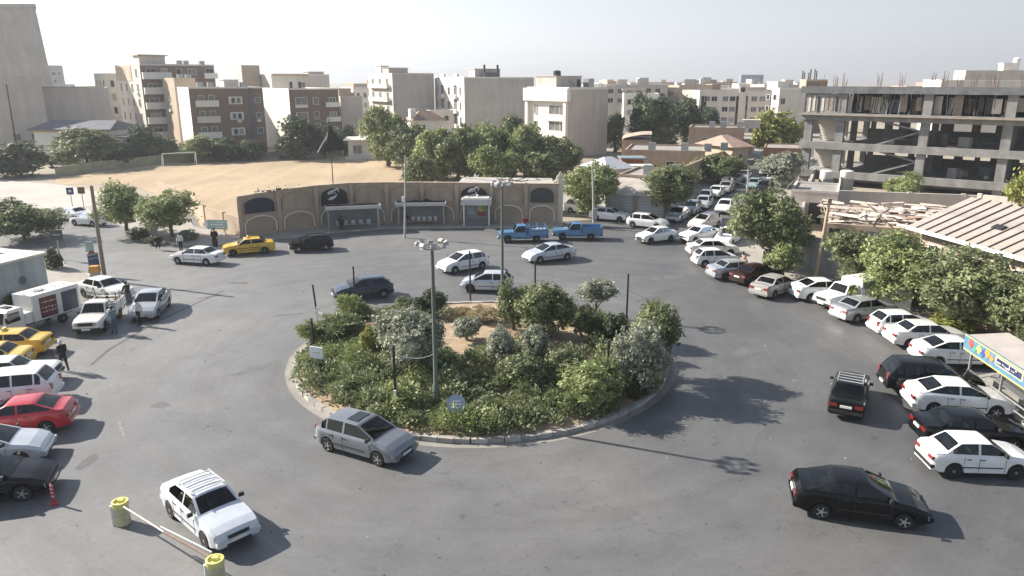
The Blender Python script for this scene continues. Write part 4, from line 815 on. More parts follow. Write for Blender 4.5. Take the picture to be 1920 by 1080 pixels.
# hazy far towers and a scatter of distant city blocks
for px0, px1, py, Y, lb in ((1314, 1334, 146, 700, 'slim hazy blue-grey tower on the horizon'), (1386, 1432, 141, 760, 'broad hazy blue office tower on the horizon')):
    b = Bld('distant_tower', lb, px0, px0 + 4, px1, py, Y, 10, mat('bluish_glass_wall', (.2, .27, .36), .4, .1, .05), None, cat='tower'); b.grid('F', [b.w * (i + .5) / 5 for i in range(5)], [b.h - 3 - 4 * k for k in range(3)], b.w / 7, 2.2, gm=M_curt)
def far_label(px, m, wd):
    col = {'pale_render': 'pale', 'white_render': 'white', 'beige_render': 'beige', 'tan_stone': 'tan', 'grey_cement_render': 'grey', 'buff_brick': 'brick'}[m.name]; size = 'narrow' if wd < 13 else 'mid-sized' if wd < 17.5 else 'wide'
    place = ('behind the concrete tower', 'over the warehouse roof', 'behind the brown blocks', 'behind the pale-sided block', 'behind the grey and arched blocks', 'just right of the white central block', 'above the dark evergreens', 'above the long office block', 'left of the concrete frame', 'behind the concrete frame')[min(9, sum(px > k for k in (90, 210, 430, 640, 990, 1180, 1300, 1440, 1520)))]
    return size + ' ' + col + ' flat-roofed building in the distant city ' + place
r = rnd(11); nfar = 0; FM = [M_pale, M_whiteb, M_beige, M_tan, M_greyr, M_brick]
for i in range(95):
    Y = r.uniform(250, 820); px = r.choice((r.uniform(1130, 1520), r.uniform(1130, 1520), r.uniform(-40, 1980))); py = r.uniform(153, 178); X = atY(px, py, Y).x; h = max(5, ztop(py, Y)); wd, dp = r.uniform(9, 22), r.uniform(8, 14); m = r.choice(FM)
    t = thing('distant_building', far_label(px, m, wd), 'building', (X, Y, 0), math.radians(r.uniform(-25, 30)), 'distant city buildings'); q = MB(); q.box((0, 0, h / 2), (wd, dp, h)); q.build('wall', m, t)
    q = MB(); q.box((r.uniform(-3, 3), 0, h + .9), (3.5, 3.5, 1.8)); q.build('stair_head', r.choice(FM), t); f, g = win_mesh(1.8, 1.6, M_frame, glass)
    if Y < 520:
        for k in range(2):
            for j in range(int(wd / 3.2)):
                o = put('window', f, t, (-wd / 2 + 1.8 + j * 3.1, -dp / 2, h - 2 - 3 * k)); put('pane', g, o)
# faint mountains
q = MB(); P = []; n = 80; r = rnd(5)
for i in range(n + 1):
    x = -5200 + 10400 * i / n; hh = 60 + 150 * noise.noise(Vector((i * .11, 3, 0))) + 70 * noise.noise(Vector((i * .4, 9, 0))) + max(0, 130 * math.exp(-((x + 2600) / 1300) ** 2)); hh = max(20, hh); P += [(x, 6200 - 500 * abs(x / 5200), -5), (x, 6500 - 500 * abs(x / 5200), hh), (x, 7600, hh * .4)]
for i in range(n): o = i * 3; q.add([P[o], P[o + 3], P[o + 4], P[o + 1]], [(0, 1, 2, 3)]); q.add([P[o + 1], P[o + 4], P[o + 5], P[o + 2]], [(0, 1, 2, 3)])
struct(q.build('mountains', mat('bare_mountain', (.3, .27, .25), .95, .2, .002), smooth=60))

# ------------------------------------------------------------------ unfinished concrete frame
def frame_building():
    A = G(1506, 346); A = Vector((42.9, 111.9, 0)); B = Vector((66.5, 93.2, 0)); d = (B - A); Ln = d.length; d.normalize(); rz = math.atan2(d.y, d.x)
    t = thing('concrete_frame_building', 'unfinished grey concrete building frame with open floors and braces', 'building', tuple(A), rz); Dp = 15; Ln += 6
    fl = [2.05, 6.1, 10.2]; zt = 13.3; xs = [.6, 5.0, 15.8, 25.2, Ln - .6]
    for z in fl:
        q = MB(); q.box((Ln / 2, Dp / 2, z - .28), (Ln + .5, Dp, .5)); q.build('floor_slab', M_concd, t)
        q = MB(); q.box((Ln / 2, -.22, z - .3), (Ln + .7, .6, 1.0)); q.build('edge_beam', M_concd, t)
    for x in xs:
        for y in (.25, 7.5, Dp - .3):
            for z0, z1 in ((-.2, fl[0] - .54), (fl[0] - .02, fl[1] - .54), (fl[1] - .02, fl[2] - .54), (fl[2] - .02, zt - .1)):
                q = MB(); q.box((x, y, (z0 + z1) / 2), (.8 if y > 1 else 1.1, .7 if y > 1 else .8, z1 - z0)); q.build('column', M_concd, t)
    q = MB(); q.box((Ln / 2, Dp / 2, zt + .15), (Ln + 1.2, Dp + .6, .5)); q.build('roof_slab', M_concd, t)
    q = MB(); q.box((Ln / 2, -.42, zt + .3), (Ln + 1.6, .3, .95)); q.build('roof_edge_beam', mat('stained_dark_concrete', (.15, .155, .165), .9, .3, .7, streak=.22), t)
    r = rnd(21)
    for z0, z1 in ((fl[0], fl[1]), (fl[1], fl[2])):            # K-braces in the middle bay
        x0, x1 = 9.6, 15.4; zm = z0 + (z1 - z0) * .52
        for za, zb in ((z0, zm), (z1 - .6, zm)):
            q = MB(); q.tube((x0, .4, za), (x1, .4, zb), .16, n=4); q.build('brace', M_concd, t)
    # rear wall pieces closing the back of each floor with gaps left open
    for zi, (z0, z1) in enumerate(((fl[0], fl[1]), (fl[1], fl[2]))):
        q = MB(); q.box((Ln / 2 + 2, Dp - .2, z0 + .75), (Ln - 6, .2, 1.5)); q.build('back_wall', M_concd, t)
        x = 6.
        while x < Ln - 1:
            w = r.uniform(.7, 1.6); q = MB(); q.box((x, Dp - .2, z0 + 2.5), (w, .22, 2.1)); q.build('back_pier', M_concd, t); x += w + r.uniform(.9, 2.6)
    for z in fl[:2]:
        for i in range(14):
            q = MB(); sx = r.uniform(.4, 1.8); sz = r.uniform(.3, 1.6); q.box((r.uniform(5.5, Ln - 1), r.uniform(1.2, 9), z + sz / 2 - .03), (sx, r.uniform(.3, 1.2), sz), r.uniform(-.5, .5)); q.build('stacked_material', r.choice((M_concd, M_brick, M_dark, M_concd, M_pale)), t)
    # stair flight in the narrow left bay
    for k in range(2):
        z0 = fl[k]; q = MB()
        for i in range(8): q.box((2.8, 5.5 - i * .55, z0 + .25 + i * .45), (3.0, .6, .45))
        q.build('stair_flight', M_pale, t)
        q = MB(); q.box((2.8, 6.2, z0 + 1.9), (3.4, .2, 3.3)); q.build('stair_wall', M_pale, t)
    # top storey: formwork props, sheets and blocks
    z0, z1 = fl[2], zt - .1; M_wood = mat('formwork_timber', (.3, .24, .18), .9, .3, 2)
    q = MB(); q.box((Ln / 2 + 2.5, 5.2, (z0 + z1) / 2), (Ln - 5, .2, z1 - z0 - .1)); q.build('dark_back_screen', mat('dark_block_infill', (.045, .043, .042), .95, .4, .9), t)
    for i in range(150):
        x = 5 + (Ln - 5.5) * r.random(); q = MB(); q.tube((x, r.uniform(-.1, 4), z0), (x + r.uniform(-.25, .25), r.uniform(-.1, 4), z1), .06, n=5); q.build('prop', r.choice((M_wood, M_dark, M_steel, M_dark)), t)
    for i in range(26):
        x = 5.8 + (Ln - 7) * i / 26 + r.uniform(-.3, .3); w = r.uniform(.5, 1.3); q = MB(); q.box((x, r.uniform(.3, 2.6), z0 + r.uniform(1.2, 1.7)), (w, .08, r.uniform(1.6, 2.7)), r.uniform(-.3, .3)); q.build('formwork_sheet', r.choice((M_pale, M_concd, M_wood, M_dark, M_pale)), t)
    q = MB(); q.box((2.4, -.12, (z0 + z1) / 2), (4.6, .16, z1 - z0 - .3)); q.build('block_panel', M_concd, t)
    for i in range(7):
        q = MB(); q.box((.5 + i * .62, -.22, (z0 + z1) / 2 + r.uniform(-.2, .2)), (.28, .06, z1 - z0 - r.uniform(.6, 1.2))); q.build('panel_stain_board', r.choice((M_dark, M_wood, M_pale)), t)
    q = MB(); q.box((Ln / 2, -.75, z0 - .05), (Ln + 1.5, 1.2, .1)); q.build('scaffold_deck', M_wood, t)
    for x in (1.5, 3.4, 4.6, 9.2, 12.0, 15.8, 17.2, 19.0, 20.6, 22.2, 23.0, 26):    # starter bars
        q = MB()
        for i in range(7): a = 2 * math.pi * i / 7; q.tube((x + .26 * math.cos(a), 1.2 + .26 * math.sin(a), zt + .35), (x + .34 * math.cos(a) + r.uniform(-.15, .15), 1.2 + .34 * math.sin(a), zt + r.uniform(1.5, 2.8)), .028, n=4)
        stuff(q.build('starter_bars', mat('rusty_rebar', (.2, .11, .07), .9, .2), t))
    q = MB(); q.box((Ln / 2, 1.6, 1.1), (Ln, .2, .9)); q.build('ground_wall', M_concd, t)
frame_building()
# ------------------------------------------------------------------ arched field wall, shelters, street furniture
M_wall = mat('field_wall_render', (.43, .335, .25), .9, .16, .5, bump=.15, streak=.12)
M_wall2 = mat('field_wall_panel', (.35, .27, .2), .9, .16, .6, bump=.15)
M_rimw = mat('white_arch_rim', (.66, .63, .57), .8, .08, 1)
M_banner = mat('black_banner_cloth', (.012, .011, .013), .7, .2, 2)
M_callig = mat('white_calligraphy', (.62, .6, .58), .7, .1, 4)
def arch_pts(w, h, spring, n=10, z0=0.): return [(-w / 2, z0)] + [(-w / 2 * math.cos(math.pi * i / n), z0 + spring + (h - spring) * math.sin(math.pi * i / n)) for i in range(n + 1)] + [(w / 2, z0)]
def arched_wall():
    pts = [(-26.45, 71.75, 3.95), (-23.4, 74.3, 4.2), (-20.2, 76.6, 4.35), (-16.9, 78.3, 4.4), (-13.3, 79.1, 4.35), (-9.6, 79.5, 4.3), (-5.9, 79.6, 4.25), (-2.2, 79.55, 4.2), (1.5, 79.35, 4.2), (4.9, 79.1, 4.2)]
    t = thing('field_wall', 'curving brown boundary wall with two tiers of arched panels', 'wall', (0, 0, 0)); hang = []
    for i in range(9):
        a, b = Vector(pts[i]), Vector(pts[i + 1]); d = Vector((b.x - a.x, b.y - a.y, 0)); L = d.length; rz = math.atan2(d.y, d.x); h0, h1 = a.z, b.z
        q = MB(); e = .02
        q.add([(0, 0, -.2), (L, 0, -.2), (L, .35, -.2), (0, .35, -.2), (0, 0, h0), (L, 0, h1), (L, .35, h1), (0, .35, h0)], [(3, 2, 1, 0), (4, 5, 6, 7), (0, 1, 5, 4), (1, 2, 6, 5), (2, 3, 7, 6), (3, 0, 4, 7)])
        o = q.build('wall_bay', M_wall, t, (a.x, a.y, .12), rz)
        q = MB(); q.box((0, -.07, h0 / 2 - .1), (.42, .2, h0 + .1)); q.build('pier', M_wall, o)
        q = MB(); q.box((L / 2, -.05, 2.06), (L - .42, .1, .16)); q.build('string_course', M_wall, o)
        hm = (h0 + h1) / 2; q = MB(); q.slab([(-.1, -.06, h0 - .03), (L + .1, -.06, h1 - .03), (L + .1, .42, h1 - .03), (-.1, .42, h0 - .03)], (0, 0, .1)); q.build('coping', M_wall, o)
        for z0, hh, low in ((.25, 1.62, True), (2.25, hm - 2.6, False)):
            w = L - .9; P = arch_pts(w, hh, hh * .52, 12, z0); Q = arch_pts(w + .24, hh + .12, hh * .52, 12, z0)
            q = MB(); q.slab([(x + L / 2, -.03, z) for x, z in P], (0, .05, 0)); q.build('arch_panel', M_wall2 if low else M_wall, o)
            q = MB(); dp = .16 if low else .12
            for k in range(len(P) - 1):
                A_, B_, C_, D_ = P[k], P[k + 1], Q[k + 1], Q[k]; q.slab([(A_[0] + L / 2, -dp, A_[1]), (B_[0] + L / 2, -dp, B_[1]), (C_[0] + L / 2, -dp, C_[1]), (D_[0] + L / 2, -dp, D_[1])], (0, dp + .01, 0))
            q.build('arch_rim', M_rimw if low else M_wall2, o)
            if not low and i in (0, 2, 6, 8): hang.append((i, a, rz, L, P))
    for i, a, rz, L, P in hang:
        lb = {0: 'dark navy arched banner at the left end of the field wall', 2: 'black arched banner with white calligraphy, left of the bus shelters', 6: 'black arched banner with white calligraphy above the kiosk', 8: 'dark grey arched banner at the right end of the field wall'}[i]
        u = Matrix.Rotation(rz, 3, 'Z'); m = {0: mat('navy_banner_cloth', (.02, .022, .045), .7, .2, 2), 8: mat('grey_banner_cloth', (.05, .055, .055), .7, .2, 2)}.get(i, M_banner)
        t2 = thing('arched_banner', lb, 'banner', (a.x, a.y, .12), rz, 'banners on the field wall'); q = MB(); q.slab([(x * 1.02 + L / 2, -.115, z) for x, z in P], (0, .02, 0)); q.build('cloth', m, t2)
        if i in (2, 6):                                      # brushed white script: two sweeping strokes and dots
            zc = sum(z for x, z in P) / len(P) - .1; cx = L / 2 - .1
            def stroke(pts, ws):
                q = MB(); S = []
                for k, (x, z) in enumerate(pts):
                    p0 = pts[max(0, k - 1)]; p1 = pts[min(len(pts) - 1, k + 1)]; dx, dz = p1[0] - p0[0], p1[1] - p0[1]; l = math.hypot(dx, dz); nx, nz = -dz / l * ws[k], dx / l * ws[k]; S.append(((x + nx, z + nz), (x - nx, z - nz)))
                for k in range(len(S) - 1): q.slab([(cx + S[k][0][0], -.125, zc + S[k][0][1]), (cx + S[k + 1][0][0], -.125, zc + S[k + 1][0][1]), (cx + S[k + 1][1][0], -.125, zc + S[k + 1][1][1]), (cx + S[k][1][0], -.125, zc + S[k][1][1])], (0, .006, 0))
                q.build('calligraphy_stroke', M_callig, t2)
            stroke([(.62, .62), (.4, .55), (.1, .38), (-.25, .3), (-.55, .12), (-.5, .02), (-.1, .12), (.3, .2)], [.02, .1, .09, .12, .06, .03, .04, .02])
            stroke([(.25, .1), (.38, -.05), (.15, -.28), (-.25, -.36), (-.55, -.5), (-.2, -.55), (.1, -.46)], [.02, .07, .11, .12, .05, .04, .02]); stroke([(.55, .5), (.62, .36), (.5, .2)], [.07, .05, .03])
    return pts
WALLP = arched_wall()
# standing letters on the wall crest: dark script on a pale frame, too small to read
t = thing('crest_lettering', 'row of small dark letters standing on the left crest of the field wall', 'sign', (-25.2, 72.95, 4.15), math.atan2(2.4, 3.1)); q = MB(); q.box((2.3, 0, .12), (4.9, .05, .05)); q.box((2.3, 0, .3), (4.9, .03, .04)); q.build('letter_rail', M_pale, t); r = rnd(2); x = .05
while x < 4.5:
    w = r.choice((.14, .3, .5)); hh = r.choice((.16, .2, .34)); q = MB(); q.box((x + w / 2, -.04, .16 + hh / 2), (w, .05, hh * .55))
    if hh > .3: q.box((x + .03, -.04, .3 + hh / 2), (.05, .05, hh))
    if w > .4: q.box((x + w / 2, -.04, .62), (.09, .04, .07))
    q.build('letter', mat('letter_dark', (.07, .045, .035), .7, .2), t); x += w + r.uniform(.1, .24)
# bus shelters and kiosk against the wall
M_shw = mat('weathered_white_panel', (.52, .51, .49), .6, .12, 2)
M_pan = mat('shelter_back_panel', (.16, .165, .17), .35, .2, 1.2)
def shelter(c, rz, w, label, n_seat, fold):
    t = thing('bus_shelter', label, 'bus shelter', c, rz, 'bus shelters at the field wall')
    for x in (-w / 2 + .08, w / 2 - .08):
        for y in (.0, 1.2): q = MB(); q.box((x, y, 1.15), (.1, .1, 2.3)); q.build('post', M_steel, t)
    q = MB(); q.box((0, .55, 2.36), (w + .3, 1.75, .14)); q.build('roof', M_slate, t)
    q = MB(); q.box((0, -.36, 2.36), (w + .34, .09, .34)); q.box((-w / 2 - .14, .5, 2.36), (.08, 1.6, .3)); q.box((w / 2 + .14, .5, 2.36), (.08, 1.6, .3)); q.build('fascia', M_shw, t)
    q = MB(); q.box((0, 1.22, 1.2), (w - .3, .05, 1.7)); q.build('back_panel', M_pan, t)
    q = MB(); q.box((0, .85, .42), (w * .72, .06, .06)); q.box((-w * .3, .85, .2), (.06, .06, .4)); q.box((w * .3, .85, .2), (.06, .06, .4)); q.build('bench_rail', M_steel, t)
    for i in range(n_seat):
        q = MB(); x = -w * .3 + i * w * .6 / (n_seat - 1); q.box((x, .8, .47), (.38, .4, .05)); q.box((x, 1.0, .68), (.38, .05, .34)); q.build('seat', M_shw, t)
    q = MB(); r = rnd(int(w * 10)); pts = [(-w / 2 + i * w / 8, .3 + .15 * math.sin(i), 2.5 + abs(noise.noise(Vector((i * .9, w, 0)))) * .5) for i in range(9)]
    for k in range(8): q.slab([pts[k], pts[k + 1], (pts[k + 1][0], 1.2, 2.46), (pts[k][0], 1.2, 2.46)], (0, 0, .04))
    q.build('crumpled_tarp', M_dark if fold else M_pan, t); return t
shelter((-16.2, 75.55, .125), .27, 5.2, 'left bus shelter with white edge and dark seats at the field wall', 5, False)
shelter((-9.55, 77.55, .125), .07, 4.9, 'right bus shelter with white edge next to the kiosk', 6, True)
t = thing('kiosk', 'small kiosk with bulky white roof and colourful posters', 'kiosk', (-3.75, 77.9, .125), -.02)
q = MB(); q.box((0, .9, 1.15), (2.5, 1.5, 2.3)); q.build('booth', M_pan, t); q = MB(); q.box((0, .55, 2.55), (3.2, 2.4, .62), taper=.97); q.box((0, .55, 2.9), (2.7, 2.0, .12)); q.build('roof', M_shw, t)
for x in (-1.32, 1.32): q = MB(); q.box((x, .0, 1.12), (.14, .14, 2.25)); q.build('post', M_white, t)
q = MB(); q.tube((.1, .5, 2.95), (.1, .5, 3.2), .12, n=8); q.tube((-.9, .2, 2.95), (-.9, .2, 3.12), .1, n=8); q.build('roof_vent', M_white, t)
for x, z, sx, sz, c in ((.55, 1.75, .8, .55, (.4, .36, .08)), (.5, 1.35, .9, .3, (.2, .06, .06)), (.55, 1.1, .8, .3, (.2, .06, .22)), (-.55, 1.5, .8, .8, (.22, .25, .26)), (.75, 1.8, .3, .3, (.1, .2, .08))):
    q = MB(); q.box((x, .14 - (.01 if sx < .4 else 0), z), (sx, .03, sz)); q.build('poster', mat('poster_%d' % int(c[0] * 1000 + c[1] * 100), c, .6, .25, 6), t)
q = MB(); q.box((0, .2, .9), (2.3, .5, .06)); q.build('counter', M_steel, t)

# ---- poles, lamps
M_pole = mat('painted_pole_green', (.1, .125, .1), .5, .15, 2)
M_cpole = mat('concrete_pole', (.4, .38, .35), .85, .15, 2)
M_timber = mat('weathered_timber', (.26, .21, .16), .85, .2, 5)
M_black = mat('black_pole_paint', (.012, .012, .013), .45, .1)
def lamp_mast(p, h, label):
    t = thing('lamp_mast', label, 'lamp mast', p, 0, 'floodlight masts on the island'); q = MB(); q.lathe([(.16, 0), (.16, 1.2), (.11, 1.3), (.075, h)], 12); q.build('pole', M_pole, t, smooth=40)
    q = MB(); q.box((0, 0, .1), (.5, .5, .2)); q.build('base_plate', M_conc, t)
    q = MB(); n = 20; R = .5
    for i in range(n): a, b = 2 * math.pi * i / n, 2 * math.pi * (i + 1) / n; q.tube((R * math.cos(a), R * math.sin(a), h), (R * math.cos(b), R * math.sin(b), h), .035, n=6)
    for i in range(4): a = math.pi * i / 2; q.tube((0, 0, h), (R * math.cos(a), R * math.sin(a), h), .03, n=6)
    hd = q.build('lamp_ring', M_steel, t)
    for i in range(8):
        a = 2 * math.pi * i / 8 + .2; M = Matrix.Rotation(a, 3, 'Z') @ Matrix.Rotation(math.radians(-35), 3, 'Y'); q = MB(); q.box(((.62) * math.cos(a), (.62) * math.sin(a), h + .16), (.2, .22, .16), M=M); o = q.build('floodlight', mat('floodlight_shell', (.4, .4, .38), .4, .15, 5), t)
        q = MB(); q.box(((.7) * math.cos(a), (.7) * math.sin(a), h + .07), (.02, .18, .12), M=M); q.build('lamp_glass', M_head, o)
    return t
lamp_mast((-3.5, 31.9, .25), 7.7, 'tall floodlight mast at the front of the island')
lamp_mast((-.66, 49.0, .2), 8.1, 'tall floodlight mast at the back of the island')
def pole(name, label, p, top, r0, r1, m, cat='pole', arms=()):
    t = thing(name, label, cat, tuple(p)); d = Vector(top) - Vector(p); q = MB(); q.tube((0, 0, -.1), tuple(d), r0, r1, 10); q.build('shaft', m, t, smooth=40)
    for a, b, r in arms: q = MB(); q.tube(a, b, r, n=6); q.build('arm', M_steel if m != M_timber else M_timber, t)
    return t
P1 = G(197, 526); T1 = atY(171, 348, P1.y - .2); pole('utility_pole', 'weathered timber pole beside the orange box on the left corner', P1, T1, .17, .12, M_timber, 'utility pole')
P2 = G(1529, 526); T2 = atY(1556, 372, P2.y + .3); t = pole('utility_pole', 'leaning pale timber pole in front of the grey yard wall', P2, T2, .15, .1, mat('pale_timber', (.42, .33, .23), .8, .15, 4), 'utility pole')
q = MB(); d = T2 - P2; q.box(tuple(d * .93), (.9, .08, .1)); q.box(tuple(d * .97), (.3, .2, .35)); q.build('cross_arm', M_timber, t)
P3 = G(759, 446); T3 = atY(760, 292, P3.y); t = pole('street_lamp', 'grey lamp pole standing between the two bus shelters', P3 + Vector((0, 0, .12)), T3, .11, .07, M_cpole, 'street lamp', (((0, 0, T3.z - .5), (-.2, -.9, T3.z - .2), .04),)); q = MB(); q.box((-.2, -1.1, T3.z - .2), (.3, .6, .12), taper=.8); q.build('lamp_head', M_steel, t); q = MB(); q.box((0, -.12, 3.7), (.3, .2, .5)); q.build('junction_box', M_white, t)
P4 = G(1114, 428); T4 = atY(1111, 308, P4.y); t = pole('utility_pole', 'concrete pole at the corner in front of the leafy tree', P4, T4, .16, .1, M_cpole, 'utility pole', (((-.7, 0, T4.z - .4), (.7, 0, T4.z - .4), .04),)); q = MB(); q.box((0, -.15, 1.6), (.5, .3, 1.1)); q.build('meter_box', M_greyr, t)
P5 = G(1399, 392); T5 = atY(1403, 322, P5.y); t = pole('street_lamp', 'pale lamp pole with long arm on the side street', P5, T5, .12, .08, M_cpole, 'street lamp', (((0, 0, T5.z - 1.6), (-2.6, 0, T5.z - .9), .05),)); q = MB(); q.box((-2.8, 0, T5.z - .9), (.7, .3, .14)); q.build('lamp_head', M_steel, t)
P6 = G(35, 300); T6 = atY(12, 158, P6.y); t = pole('street_lamp', 'dark curved lamp pole against the beige blocks at the far left', P6, T6, .16, .1, M_black, 'street lamp', (((T6.x - P6.x, 0, T6.z), (T6.x - P6.x - 2.2, 0, T6.z + .3), .07),)); t.children[0]
q = MB(); q.box((T6.x - P6.x - 2.4, 0, T6.z + .3), (1.6, .7, .35), taper=.7); q.build('lamp_head', M_white, t)
# black flag on its mast behind the wall
PF = Vector((-20.6, 86, 0)); TF = atY(617, 222, 86); t = thing('flag_mast', 'tall thin mast flying a furled black flag over the field', 'flag', tuple(PF)); q = MB(); q.tube((0, 0, 0), (TF.x - PF.x, 0, TF.z), .07, .04, 8); q.build('mast', M_dark, t)
q = MB(); n = 10; zt_ = ztop(232, 86); zb_ = ztop(284, 86); S = []
for i in range(n + 1):
    k = i / n; z = zt_ + (zb_ - zt_) * k; wl_ = .12 + 1.6 * k ** 1.2; wr_ = .1 + 1.9 * k ** 1.5; S.append([(-wl_ + .2, .25 * math.sin(k * 5), z - .1), (-wl_ * .4, -.22 * k, z), (wr_ * .3, .2 * k, z + .1 * k), (wr_, -.15 * math.sin(k * 7), z + .25 * k)])
for i in range(n):
    for j in range(3): q.add([S[i][j], S[i][j + 1], S[i + 1][j + 1], S[i + 1][j]], [(0, 1, 2, 3)])
fl_ = q.build('flag_cloth', mat('black_flag_cloth', (.018, .018, .02), .8, .3, 2), t, smooth=50); fl_.location = (TF.x - PF.x, 0, 0)
q = MB()
for i in range(n): a, c = S[i][0], S[i + 1][0]; q.slab([(a[0] - .05, a[1] - .03, a[2]), (a[0] + .08, a[1] - .03, a[2]), (c[0] + .1, c[1] - .03, c[2]), (c[0] - .06, c[1] - .03, c[2])], (0, .02, 0))
o = q.build('pale_hem', M_white, fl_)
# football goal
a, b_ = G(307, 313), G(369, 309); d = b_ - a; t = thing('football_goal', 'white football goal at the far side of the sandy field', 'goal', tuple(a), math.atan2(d.y, d.x)); L = d.length
for x in (0, L): q = MB(); q.tube((x, 0, 0), (x, 0, 2.3), .08, n=8); q.build('goalpost', M_white, t)
q = MB(); q.tube((-.05, 0, 2.3), (L + .05, 0, 2.3), .08, n=8); q.build('crossbar', M_white, t)
for x in (0, L): q = MB(); q.tube((x, 0, 2.3), (x, 1.4, 0), .05, n=6); q.build('stay', M_white, t)
# low walls around the field
def low_wall(label, pts, h, m, th=.25):
    t = thing('low_wall', label, 'wall', tuple(Vector((pts[0][0], pts[0][1], 0))))
    for i in range(len(pts) - 1):
        a, b = Vector(pts[i]), Vector(pts[i + 1]); d = b - a; q = MB(); q.box((d.length / 2, 0, h / 2 - .05), (d.length, th, h + .1)); o = q.build('wall_section', m, t, (a.x - pts[0][0], a.y - pts[0][1], 0), math.atan2(d.y, d.x)); q = MB(); q.box((0, 0, h / 2), (th + .12, th + .1, h + .2)); q.build('wall_pier', m, o)
    return t
low_wall('low pale yellow-green wall along the far edge of the field', [tuple(G(*p)[:2]) for p in ((108, 331), (180, 320), (250, 312), (310, 305), (372, 300))], 1.5, mat('yellow_green_wall', (.36, .34, .22), .9, .2, .5))
low_wall('low grey wall in the shade at the back of the field', [tuple(G(*p)[:2]) for p in ((372, 300), (430, 299), (480, 297), (560, 292), (640, 290))], 1.1, M_greyr)
low_wall('brown fence wall beside the field behind the left trees', [(-26.6, 72.6), (-29.5, 75.5), (-33, 79.5), (-38.5, 89), (-48, 101)], 1.9, M_wall)
# flat sheet roof and junk behind the right end of the wall
t = thing('field_shed', 'shed with long grey sheet roof behind the right end of the wall', 'shed', (-6.6, 88.5, 0), .0); q = MB(); q.slab([(0, 0, 2.9), (11.2, -4.2, 3.1), (11.4, .5, 3.6), (.6, 3.2, 3.4)], (0, 0, .1)); q.build('roof', mat('grey_sheet', (.42, .4, .37), .6, .12, .8), t)
q = MB(); q.box((5.5, .8, 1.45), (9.5, 3.2, 2.9), -.36); q.build('wall', M_pale, t); q = MB(); q.box((.9, -.2, 1.9), (1.5, .1, 1.6), -.3); q.build('orange_panel', mat('orange_panel', (.62, .36, .1), .7, .15), t); q = MB(); q.box((2.6, -.75, 1.9), (1.5, .1, 1.6), -.3); q.build('white_panel', M_white, t)
r = rnd(14); t = thing('roof_junk', 'tangle of timber and pipes on the right crest of the wall', 'junk', (1.0, 80.2, 4.3)); 
for i in range(16): q = MB(); x = r.uniform(-2, 3.5); q.tube((x, r.uniform(0, 1), r.uniform(.05, .3)), (x + r.uniform(-1.2, 1.2), r.uniform(0, 1), r.uniform(.1, .7)), .05, n=5); q.build('stick', r.choice((M_timber, M_dark, mat('rust_red', (.25, .08, .05), .9, .2))), t)
t = thing('gate_pillar', 'pale gate pillar with pointed cap at the right end of the wall', 'pillar', (5.15, 79.6, .1)); q = MB(); q.box((0, 0, 2.3), (.6, .6, 4.6)); q.build('shaft', M_pale, t); q = MB(); q.box((0, 0, 5.0), (.62, .62, .9), taper=.35); q.build('cap', M_pale, t); q = MB(); q.slab([(-.3, 0, 3.9), (-1.9, 0, 3.9), (-1.0, 0, 4.15), (-.5, 0, 4.6), (-.3, 0, 5.1)], (0, .3, 0)); q.build('swept_shoulder', M_pale, t)

# ---- left corner: pale green walled yard building, signs, boxes
M_green = mat('pale_green_render', (.47, .5, .475), .85, .14, .5, streak=.35)
A = G(96, 562); B = G(-120, 630); d = (B - A).normalized(); nrm = Vector((-d.y, d.x, 0)); nrm = nrm if nrm.y > 0 else -nrm
t = thing('yard_building', 'pale green flat-roofed corner building with stained wall at the left', 'building', tuple(A), math.atan2(d.y, d.x)); sgn = 1 if (Matrix.Rotation(math.atan2(d.y, d.x), 3, 'Z') @ Vector((0, 1, 0))).dot(nrm) > 0 else -1
q = MB(); q.box((6, sgn * 4, 1.65), (12, 8, 3.3)); q.build('wall', M_green, t); q = MB(); q.box((6.0, sgn * 4, 3.36), (12.3, 8.3, .16)); q.build('roof', M_pale, t)
q = MB(); q.box((7.0, sgn * 5.4, 4.1), (6, 4, 1.4)); q.build('roof_tank_room', mat('blue_grey_render', (.2, .25, .3), .8, .2, .6), t); q = MB(); q.box((7.0, sgn * 5.4, 4.86), (6.6, 4.6, .14)); q.build('room_roof', M_pale, t)
for i in range(7): q = MB(); q.box((1.0 + .05, sgn * (4.2 + i * .62), 3.8), (.3, .3, .8)); q.build('parapet_post', M_conc, t)
q = MB(); q.box((1.05, sgn * 6.0, 4.28), (.4, 4.6, .16)); q.build('parapet_rail', M_conc, t)
q = MB(); q.lathe([(.3, 0), (.3, .05), (.2, .06)], 16, M=Matrix.Rotation(math.pi / 2, 3, 'X')); o = q.build('painted_ring', mat('ring_paint', (.22, .27, .26), .8, .2), t, (1.9, -sgn * .0, 1.9)); o.location.y = -.0 if sgn > 0 else .0
def sign(label, foot, z0, w, h, m, rz=0., pole_h=None, thick=.06, extra=None, cat='sign', legs=1):
    t = thing('road_sign', label, cat, tuple(foot), rz)
    for x in ([0] if legs == 1 else [-w * .35, w * .35]): q = MB(); q.tube((x, .06, -.05), (x, .06, pole_h or z0 + h * .6), .045, n=8); q.build('post', M_steel, t)
    q = MB(); q.box((0, 0, z0 + h / 2), (w, thick, h)); o = q.build('panel', m, t)
    for x, z, sx, sz, mm in (extra or ()): q = MB(); q.box((x, -thick / 2 - .006, z0 + z), (sx, .012, sz)); q.build('marking', mm, o)
    return t
M_signb = mat('sign_blue', (.03, .07, .16), .5, .1); M_signg = mat('sign_pale_green', (.36, .5, .46), .5, .08); M_signr = mat('sign_red', (.4, .04, .03), .5, .1); M_signk = mat('sign_dark', (.05, .055, .06), .5, .1)
